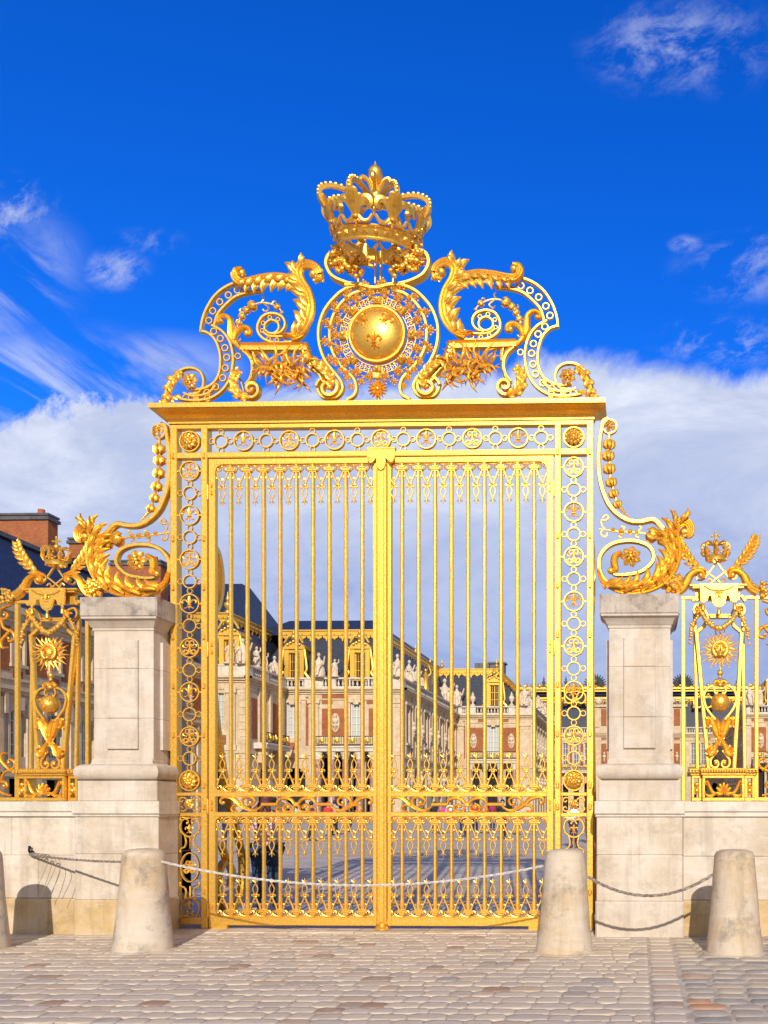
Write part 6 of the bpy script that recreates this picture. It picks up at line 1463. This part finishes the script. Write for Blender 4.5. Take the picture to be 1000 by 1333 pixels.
for a in ((294, 82.3, 1, .95, 0, 'stone statue standing at the left end of the corner pavilion parapet'),
          (311, 82.5, 0, 1.05, .4, 'seated stone statue on the near corner of the corner pavilion parapet'),
          (329, 85.0, 1, .9, 1.2, 'slim stone statue on the receding parapet just behind the pavilion corner'),
          (340, 87.5, 1, .85, 1.3, 'small stone statue farther back on the receding pavilion parapet'),
          (353, 91.2, 2, .95, .6, 'seated stone statue where the pavilion parapet meets the range with two dormers'),
          (412, 91.3, 0, 1.1, -.2, 'seated stone statue with raised arm between the two gilded dormers'),
          (433, 91.3, 1, .8, 0, 'small standing stone statue right of the raised-arm statue'),
          (516, 91.6, 0, 1.05, -.5, 'large seated stone statue just right of the closing post'),
          (531, 95.5, 2, 1.05, 1.4, 'seated stone statue second along the receding middle parapet'),
          (541, 99.5, 0, 1.0, 1.4, 'seated stone statue third along the receding middle parapet'),
          (578, 118.5, 2, 1.6, .3, 'biggest stone statue group, at the bend before the single dormer'),
          (594, 119.2, 0, 1.25, .2, 'seated stone statue just left of the left urn'),
          (683, 119.2, 2, 1.25, -.3, 'seated stone statue at the right end of the single dormer range'),
          (692, 121.5, 0, 1.1, -1.2, 'stone statue behind the right end of the single dormer range'),
          (975, 119.2, 2, 1.3, .3, 'seated stone statue left of the standing one near the right edge'),
          (989, 119.2, 1, 1.1, 0, 'standing stone statue near the right edge in front of blue slate')): statue(*a)
for px, l in ((615, 'stone urn on the parapet left of the single gilded dormer'), (666, 'stone urn on the parapet right of the single gilded dormer')):
    o = inst('parapet_urn', um_, None, (fxx(px, 119.2), 107.2, 14.2), scale=(.95, .95, .95)); setp(o, l, 'urn', 'urns on the parapet')
for i in range(7):                               # figures along the far side parapet
    y_ = DB+3+i*4.4; o = inst('roof_statue', SM[i % 3], None, (XBB-.1, y_, 14.32), scale=(.95,)*3, rot=(0, 0, 1.5)); setp(o, 'weathered statue in the row on the receding parapet left of the far front', 'statue', 'row of statues receding to the far front')

g_ = M(); c = V(fxx(553, 103), 103-12, 14.2); g_.lathe(c, [(.4, 0), (.35, .6), (.28, 1.2), (.4, 1.7), (.2, 2.0), (.1, 2.2)], 10); g_.sphere(c+V(0, 0, 2.35), .22); g_.tube(cr([c+V(.3, 0, 1.7), c+V(.6, 0, 2.1), c+V(.35, 0, 2.9)], 4), [.12, .08], 6)
setp(part('gilded_statue', g_, PGOLD, None, c), 'gilded figure with raised arm on the receding middle parapet', 'statue')

# ================================================================== PEOPLE
def cmat(name, c, rough=.85): return mat(name, c, rough)
SKIN = cmat('skin', (.52, .30, .21), .55); SHOE = cmat('shoe_leather', (.04, .035, .03), .6)
WIDE = [1]
def skinned(name, J, E, mt, parent, sub=1, label=None):
    if len(J) and WIDE[0] != 1: J = {k: (v[0] if k[1:] in ('to',) else (v[0][0]*WIDE[0], v[0][1], v[0][2]), tuple(x*(WIDE[0] if k not in ('head', 'neck', 'jaw', 'nose', 'crown') and k[1] != 'f' and k[1:3] != 'th' else 1) for x in (v[1] if isinstance(v[1], tuple) else (v[1],)*2))) for k, v in J.items()}
    names = list(J); me = bpy.data.meshes.new(name)
    me.from_pydata([J[k][0] for k in names], [(names.index(a), names.index(b)) for a, b in E], [])
    o = bpy.data.objects.new(name, me); link(o, parent, wloc(parent)); me.materials.append(mt)
    bm = bmesh.new(); bm.from_mesh(me); ly = bm.verts.layers.skin.verify(); bm.verts.ensure_lookup_table()
    for i, k in enumerate(names):
        r = J[k][1]; bm.verts[i][ly].radius = r if isinstance(r, tuple) else (r, r); bm.verts[i][ly].use_root = (i == 0)
    bm.to_mesh(me); bm.free(); sk = o.modifiers.new('skin', 'SKIN'); sk.use_smooth_shade = True
    s = o.modifiers.new('sub', 'SUBSURF'); s.levels = sub; s.render_levels = sub
    if label: o['label'] = label
    return o
def person(loc, h, rz, shirt, trousers, hair, label, pose='stand', long_hair=False, group='visitors in the courtyard', big=False, skirt=False):
    k = h/1.72; t = thing('person', loc, label, 'person', group); rs = random.Random(int(abs(loc[0])*1000))
    c_, s_ = math.cos(rz), math.sin(rz)
    def T(x, y, z): x *= k; y *= k; return (x*c_-y*s_, x*s_+y*c_, z*k)
    st = rs.uniform(.03, .12); W_ = 1.0
    arm = {'stand': [(.215, .02, 1.16), (.22, -.04, .93), (.22, -.08, .84)], 'photo': [(.36, -.10, 1.34), (.20, -.26, 1.56), (.12, -.27, 1.62)], 'walk': [(.22, .08, 1.17), (.23, .0, .96), (.23, -.05, .88)]}[pose]
    J = {'pelvis': (T(0, 0, .95), .12*k), 'waist': (T(0, 0, 1.1), .105*k), 'chest': (T(0, .0, 1.3), (.135*k, .11*k)), 'neckb': (T(0, .01, 1.44), .06*k), 'neck': (T(0, 0, 1.50), .05*k), 'jaw': (T(0, -.02, 1.555), .062*k), 'head': (T(0, 0, 1.62), .082*k), 'crown': (T(0, .005, 1.68), .06*k), 'nose': (T(0, -.098, 1.60), .012*k)}
    E = [('pelvis', 'waist'), ('waist', 'chest'), ('chest', 'neckb'), ('neckb', 'neck'), ('neck', 'jaw'), ('jaw', 'head'), ('head', 'crown'), ('head', 'nose')]
    for q, n in ((-1, 'l'), (1, 'r')):
        f = q*st
        J.update({n+'sh': (T(q*.165, .0, 1.41), .055*k), n+'el': (T(q*arm[0][0], arm[0][1], arm[0][2]), .040*k), n+'wr': (T(q*arm[1][0], arm[1][1], arm[1][2]), .027*k), n+'pa': (T(q*arm[2][0], arm[2][1], arm[2][2]), (.030*k, .018*k)),
                  n+'hip': (T(q*.085, 0, .90), .095*k), n+'kn': (T(q*.095, -f*.6, .50), .058*k), n+'ca': (T(q*.098, -f*.2+.02, .34), .056*k), n+'an': (T(q*.10, f, .09), .036*k), n+'to': (T(q*.115, f-.14, .03), .034*k)})
        E += [('chest', n+'sh'), (n+'sh', n+'el'), (n+'el', n+'wr'), (n+'wr', n+'pa'), ('pelvis', n+'hip'), (n+'hip', n+'kn'), (n+'kn', n+'ca'), (n+'ca', n+'an'), (n+'an', n+'to')]
        w_, p_ = Vector(J[n+'wr'][0]), Vector(J[n+'pa'][0]); d = (p_-w_).normalized(); sd_ = d.cross(Vector((0, 0, 1)) if abs(d.z) < .9 else Vector((0, 1, 0))).normalized(); cu = d.cross(sd_).normalized()
        if big:
            for i, (off, ln) in enumerate(((-.026, .072), (-.009, .082), (.009, .077), (.026, .060))):
                a_ = p_+sd_*off*k*.9+d*.03; b_ = a_+d*ln*.5*k+cu*.006; e_ = b_+d*ln*.4*k-cu*.018*k
                J[f'{n}f{i}a'] = (tuple(a_), .010*k); J[f'{n}f{i}b'] = (tuple(b_), .009*k); J[f'{n}f{i}c'] = (tuple(e_), .0075*k); E += [(n+'pa', f'{n}f{i}a'), (f'{n}f{i}a', f'{n}f{i}b'), (f'{n}f{i}b', f'{n}f{i}c')]
            a_ = w_.lerp(p_, .6)+sd_*.035*k*q; b_ = a_+sd_*.02*k*q+d*.035*k; J[n+'tha'] = (tuple(a_), .011*k); J[n+'thb'] = (tuple(b_), .009*k); E += [(n+'wr', n+'tha'), (n+'tha', n+'thb')]
    skinned('body', J, E, SKIN, t, 1)
    def sub(keys, edges, gr, name, mt):
        JJ = {a: (J[a][0], tuple(x+gr*k for x in (J[a][1] if isinstance(J[a][1], tuple) else (J[a][1],)*2))) for a in keys}; return skinned(name, JJ, edges, mt, t, 1)
    shk = ['chest', 'waist', 'pelvis', 'neckb']+[n+x for n in 'lr' for x in ('sh', 'el')]
    JJ = {a: (J[a][0], tuple(x+.018*k for x in (J[a][1] if isinstance(J[a][1], tuple) else (J[a][1],)*2))) for a in shk}; ee = [('chest', 'waist'), ('waist', 'pelvis'), ('chest', 'neckb')]+[e for n in 'lr' for e in (('chest', n+'sh'), (n+'sh', n+'el'))]
    if pose != 'photo' or big:
        for n in 'lr': a_ = Vector(J[n+'el'][0]).lerp(Vector(J[n+'wr'][0]), .7 if not big else .85); JJ[n+'cuff'] = (tuple(a_), .042*k); ee.append((n+'el', n+'cuff'))
    skinned('shirt', JJ, ee, shirt, t, 1)
    trk = ['pelvis']+[n+x for n in 'lr' for x in ('hip', 'kn', 'ca', 'an')]
    JJ = {a: (J[a][0], tuple(x+(.012 if a != 'pelvis' else .006)*k for x in (J[a][1] if isinstance(J[a][1], tuple) else (J[a][1],)*2))) for a in trk}
    skinned('trousers', JJ, [e for n in 'lr' for e in (('pelvis', n+'hip'), (n+'hip', n+'kn'), (n+'kn', n+'ca'), (n+'ca', n+'an'))], trousers, t, 1)
    m = M()
    for n in 'lr':
        a_, b_ = Vector(J[n+'an'][0]), Vector(J[n+'to'][0]); dd = (b_-a_); dd.z = 0; dd.normalize()
        P = [a_-dd*.04*k+V(0, 0, -.04*k), a_+V(0, 0, -.035*k), b_+V(0, 0, .005*k), b_+dd*.06*k+V(0, 0, -.002*k)]; m.sweep(cr([V(p.x, p.y, max(p.z, .035*k)) for p in P], 3), [[(w*math.cos(2*PI*j/8), hh*math.sin(2*PI*j/8)) for j in range(8)] for w, hh in zip(resamp([.035*k, .045*k, .05*k, .025*k], 10), resamp([.034*k, .034*k, .032*k, .02*k], 10))], ref=V(0, 0, 1))
    m.v = [p+wloc(t) for p in m.v]; part('shoe', m, SHOE, t, sharp=60)
    m = M(); hc = Vector(T(0, .012, 1.648)); m.sphere(hc, .098*k, sz=1.05, nu=14, nv=10)
    m.v = [p for p in m.v]
    if long_hair:
        P = [Vector(T(0, .03, 1.68)), Vector(T(0, .09, 1.58)), Vector(T(0, .11, 1.45)), Vector(T(.01, .13, 1.32)), Vector(T(.01, .12, 1.24))]
        m.sweep(cr(P, 3), [[(w*math.cos(2*PI*j/10), .055*k*math.sin(2*PI*j/10)) for j in range(10)] for w in resamp([.06*k, .095*k, .10*k, .085*k, .03*k], 13)])
    else:
        m.v = [p if (p-hc).y*c_-(p-hc).x*s_*0 > -.03*k or p.z > hc.z+.02*k else V(p.x, p.y*.6 if 0 else p.y+.05*k, p.z) for p in m.v]
    m.v = [p+wloc(t) for p in m.v]; part('hair', m, hair, t, sharp=80)
    return t, J, T
def n_stripes(nt, b):
    v = geo_pos(nt, (1, 1, 1), (0, .5, 0)); w_ = nd(nt, 'ShaderNodeTexWave', Scale=11.0, Distortion=2.5, bands_direction='Z'); nt.links.new(v, w_.inputs['Vector'])
    c = ramp(nt, w_.outputs['Fac'], [(.2, (.78, .66, .68)), (.4, (.72, .08, .28)), (.6, (.75, .25, .42)), (.85, (.78, .66, .68))])
    c = mix(nt, ramp(nt, noise(nt, v, 4, 2), [(.57, (0, 0, 0)), (.6, (1, 1, 1))]), c, (.22, .62, .50)); nt.links.new(c, b.inputs['Base Color'])
PINK = mat('pink_striped_cotton', (.8, .4, .5), .9, 0, n_stripes)
JEANS = mat('blue_denim', (.03, .07, .16), .9, 0, lambda nt, b: nt.links.new(ramp(nt, noise(nt, geo_pos(nt), 7, 6, .7), [(.35, (.008, .02, .05)), (.6, (.02, .06, .14)), (.75, (.10, .17, .26))]), b.inputs['Base Color']))
AUBURN = cmat('auburn_hair', (.09, .018, .012), .6); DKHAIR = cmat('dark_hair', (.02, .014, .01), .6); FAIR = cmat('fair_hair', (.30, .19, .08), .7); GREYH = cmat('grey_hair', (.3, .29, .28), .7)
RED = cmat('red_cotton', (.55, .03, .03)); WHITEC = cmat('white_cotton', (.75, .74, .72)); NAVY = cmat('navy_cotton', (.02, .03, .08)); BLACKC = cmat('black_cotton', (.012, .012, .014)); MAG = cmat('magenta_cotton', (.62, .05, .28)); GREYC = cmat('grey_cotton', (.32, .32, .34)); TAN = cmat('tan_cotton', (.5, .36, .22)); MAROON = cmat('maroon_cotton', (.30, .02, .07)); KHAKI = cmat('khaki_cotton', (.36, .30, .2))
BLUEST = mat('blue_striped_cotton', (.2, .3, .6), .9, 0, lambda nt, b: (lambda w_: (nt.links.new(geo_pos(nt), w_.inputs['Vector']), nt.links.new(ramp(nt, w_.outputs['Fac'], [(.45, (.04, .07, .25)), (.55, (.72, .73, .76))]), b.inputs['Base Color'])))(nd(nt, 'ShaderNodeTexWave', Scale=4.0, bands_direction='Z')))
xw = fxx(342, 13.5); WIDE[0] = 1.28
woman, J, T_ = person((xw, 1.5, 0), 1.80, R(184), PINK, JEANS, AUBURN, 'person close behind the left gate leaf in pink striped top and jeans, arms raised', 'photo', True, 'visitors behind the gate', big=True)
WIDE[0] = 1
m = M(); c = Vector(J['lpa'][0]).lerp(Vector(J['rpa'][0]), .5)+wloc(woman)
m.box(c.x-.085, c.x+.085, c.y-.012, c.y+.03, c.z-.045, c.z+.055, .012); m.lathe(c+V(0, .03, 0), [(.034, 0), (.034, .035), (.028, .05), (.02, .045)], 16, 'Y')
setp(part('camera', m, BLACKIRON, None, c), 'small black camera held up by the figure in the pink striped top', 'camera')
# far visitors: (px, distance, height, facing, shirt, trousers, hair, label, long hair)
for (px, d, h, rz, sh, tr, ha, lb, lh) in (
    (291, 30, 1.74, .5, BLACKC, NAVY, DKHAIR, 'dark dressed person beside the left hinge post of the left leaf', False),
    (402, 40, 1.72, 2.6, NAVY, BLACKC, DKHAIR, 'person in navy between the pink striped figure and the closing post', False),
    (424, 46, 1.70, .3, RED, GREYC, FAIR, 'person in a red top left of the closing post', True),
    (433, 47, 1.78, 3.0, GREYC, BLACKC, DKHAIR, 'person in a grey top next to the red topped one', False),
    (452, 52, 1.76, 1.2, BLACKC, NAVY, DKHAIR, 'person in black nearest the closing post on its left', False),
    (565, 50, 1.72, .4, BLACKC, BLACKC, DKHAIR, 'person in black left of the magenta topped visitor', False),
    (574, 49, 1.66, 2.9, MAG, KHAKI, FAIR, 'person in a magenta top behind the right gate leaf', True),
    (585, 56, 1.76, .2, WHITEC, NAVY, DKHAIR, 'person in a white top right of the magenta topped visitor', False),
    (602, 44, 1.78, 3.1, BLUEST, NAVY, FAIR, 'person in a blue and white striped top behind the right leaf', False),
    (618, 52, 1.74, .1, RED, BLACKC, DKHAIR, 'person in a red top between the blue striped and tan dressed visitors', False),
    (629, 50, 1.68, 2.0, TAN, KHAKI, FAIR, 'person in tan clothes right of the red topped visitor', True),
    (641, 55, 1.75, .6, MAROON, NAVY, DKHAIR, 'person in a maroon top left of the man in black', False),
    (654, 42, 1.80, .0, BLACKC, BLACKC, DKHAIR, 'person in a black suit with a pale collar behind the right leaf', False),
    (672, 48, 1.70, 2.7, BLUEST, KHAKI, GREYH, 'grey haired person in striped top at the right end of the leaf', False),
    (747, 34, 1.74, 2.9, WHITEC, NAVY, DKHAIR, 'person in a white top seen through the right side frame', False),
    (768, 38, 1.76, .3, NAVY, BLACKC, DKHAIR, 'person in navy beside the right pier behind the side frame', False)):
    person((fxx(px, d), d-12, 0), h, rz, sh, tr, ha, lb, 'walk' if int(px) % 2 else 'stand', lh)

# ================================================================== LIGHT AND SKY
sun_dir = Vector((-.15, 1.0, -.47)).normalized()          # direction the light travels
sd = bpy.data.lights.new('sun', 'SUN'); sd.energy = 4.3; sd.angle = R(.5); sd.color = (1, .93, .81)
so = bpy.data.objects.new('sun', sd); COL.objects.link(so); so.rotation_euler = sun_dir.to_track_quat('-Z', 'Y').to_euler(); so.location = (10, -30, 20)
el = math.asin(-sun_dir.z); az = math.atan2(-sun_dir.x, -sun_dir.y)
w = bpy.data.worlds.new('World'); scene.world = w; w.use_nodes = True; nt = w.node_tree
bg = nt.nodes['Background']; bg.inputs[1].default_value = .12
sky = nt.nodes.new('ShaderNodeTexSky'); sky.sky_type = 'NISHITA'; sky.sun_disc = False
sky.sun_elevation = el; sky.sun_rotation = az; sky.altitude = 200; sky.air_density = 1.0; sky.dust_density = .3; sky.ozone_density = 3.5
hs = nd(nt, 'ShaderNodeHueSaturation', Hue=.508, Saturation=1.32, Value=1.0); nt.links.new(sky.outputs[0], hs.inputs['Color'])
tint = mix(nt, 1.0, hs.outputs[0], (.26, .98, 1.75), 'MULTIPLY')
tc = nt.nodes.new('ShaderNodeTexCoord'); sep = nt.nodes.new('ShaderNodeSeparateXYZ'); nt.links.new(tc.outputs['Generated'], sep.inputs[0])
def mth(op, a, b=None, c=None):
    n = nd(nt, 'ShaderNodeMath', operation=op)
    for i, v in enumerate((a, b, c)):
        if v is None: continue
        if hasattr(v, 'links'): nt.links.new(v, n.inputs[i])
        else: n.inputs[i].default_value = v
    return n.outputs[0]
ay = mth('MAXIMUM', mth('ABSOLUTE', sep.outputs[1]), .08)
U = mth('DIVIDE', sep.outputs[0], ay); W = mth('DIVIDE', sep.outputs[2], ay)       # tangent of bearing and of height
cv = nt.nodes.new('ShaderNodeCombineXYZ'); nt.links.new(U, cv.inputs[0]); nt.links.new(W, cv.inputs[1])
def nz(scale, sx=1, sy=1, rz=0, detail=8, rough=.6, dist=0, off=0):
    mp_ = nt.nodes.new('ShaderNodeMapping'); mp_.vector_type = 'TEXTURE'; mp_.inputs['Scale'].default_value = (1/sx, 1/sy, 1); mp_.inputs['Rotation'].default_value = (0, 0, rz); mp_.inputs['Location'].default_value = (off, off, 0)
    nt.links.new(cv.outputs[0], mp_.inputs[0]); return noise(nt, mp_.outputs[0], scale, detail, rough, dist)
def smooth(x, a, b):
    n = nd(nt, 'ShaderNodeMapRange', interpolation_type='SMOOTHSTEP'); n.inputs['From Min'].default_value = a; n.inputs['From Max'].default_value = b
    nt.links.new(x, n.inputs[0]); return n.outputs[0]
def blob(u, v, ru, rv):                          # soft patch of the heavens around a bearing and height
    a = mth('DIVIDE', mth('SUBTRACT', U, u), ru); b = mth('DIVIDE', mth('SUBTRACT', W, v), rv)
    return mth('SUBTRACT', 1.0, mth('SQRT', mth('ADD', mth('MULTIPLY', a, a), mth('MULTIPLY', b, b))))
def uv(px, py):
    d = ray(px, py); return d.x/d.y, d.z/d.y
# bank of cloud: everything below a wavy line
side = smooth(U, -.62, -.20)
lvl = mth('ADD', .42, mth('MULTIPLY', side, .055)); amp = mth('ADD', .36, mth('MULTIPLY', side, -.19))
edge = mth('SUBTRACT', mth('ADD', lvl, mth('MULTIPLY', mth('SUBTRACT', nz(4.2, detail=12, rough=.66, dist=.4), .5), amp)), W)
bank = smooth(edge, -.012, .022)
# streaks and wisps
st = nz(5.5, .5, 2.6, R(-34), 10, .62, .6, 1.3)
def wisp(px, py, ru, rv, lo, hi, src, k):
    u_, v_ = uv(px, py); b = smooth(blob(u_, v_, ru, rv), 0, .8); return mth('MULTIPLY', mth('MULTIPLY', b, smooth(src, lo, hi)), k)
fl = nz(15, 1, 1.5, R(20), 12, .70, .3, 5)
ws = [wisp(20, 360, .10, .10, .46, .70, st, .55), wisp(50, 510, .24, .09, .42, .66, st, .7), wisp(10, 275, .07, .05, .44, .68, fl, .7), wisp(890, 60, .13, .07, .42, .70, fl, .5),
      wisp(975, 350, .10, .05, .46, .68, fl, .38), wisp(950, 445, .10, .035, .44, .66, fl, .5), wisp(893, 318, .024, .013, .42, .66, fl, .6), wisp(150, 350, .05, .03, .4, .62, fl, .5),
      wisp(185, 315, .06, .02, .45, .7, fl, .3), wisp(190, 480, .14, .05, .42, .62, st, .6), wisp(90, 590, .18, .04, .4, .6, fl, .6)]
wi = ws[0]
for q in ws[1:]: wi = mth('MAXIMUM', wi, q)
fill_cloud = mth('MULTIPLY', smooth(sep.outputs[1], .05, -.3), smooth(nz(2.5), .30, .52))   # scattered cloud added out of view behind the camera to whiten the fill light
cloud = mth('MINIMUM', mth('MAXIMUM', mth('MULTIPLY', bank, .97), wi), 1.0)
cc = ramp(nt, mth('ADD', mth('MULTIPLY', nz(5, 1, 1.9, 0, 12, .66, .5, 9), .78), mth('MULTIPLY', smooth(W, -.05, .50), .34)), [(.2, (1.9, 2.45, 4.5)), (.45, (2.8, 3.45, 5.6)), (.68, (4.5, 5.0, 6.5)), (.85, (6.4, 6.8, 7.8))])
nt.links.new(mix(nt, mth('MULTIPLY', fill_cloud, .9), mix(nt, cloud, tint, cc), (4.6, 4.4, 4.1)), bg.inputs[0])
scene.view_settings.view_transform = 'Standard'; scene.view_settings.look = 'None'; scene.view_settings.exposure = .12; scene.view_settings.gamma = 1
scene.render.engine = 'CYCLES'
scene.cycles.max_bounces = 6; scene.cycles.diffuse_bounces = 3; scene.cycles.glossy_bounces = 3
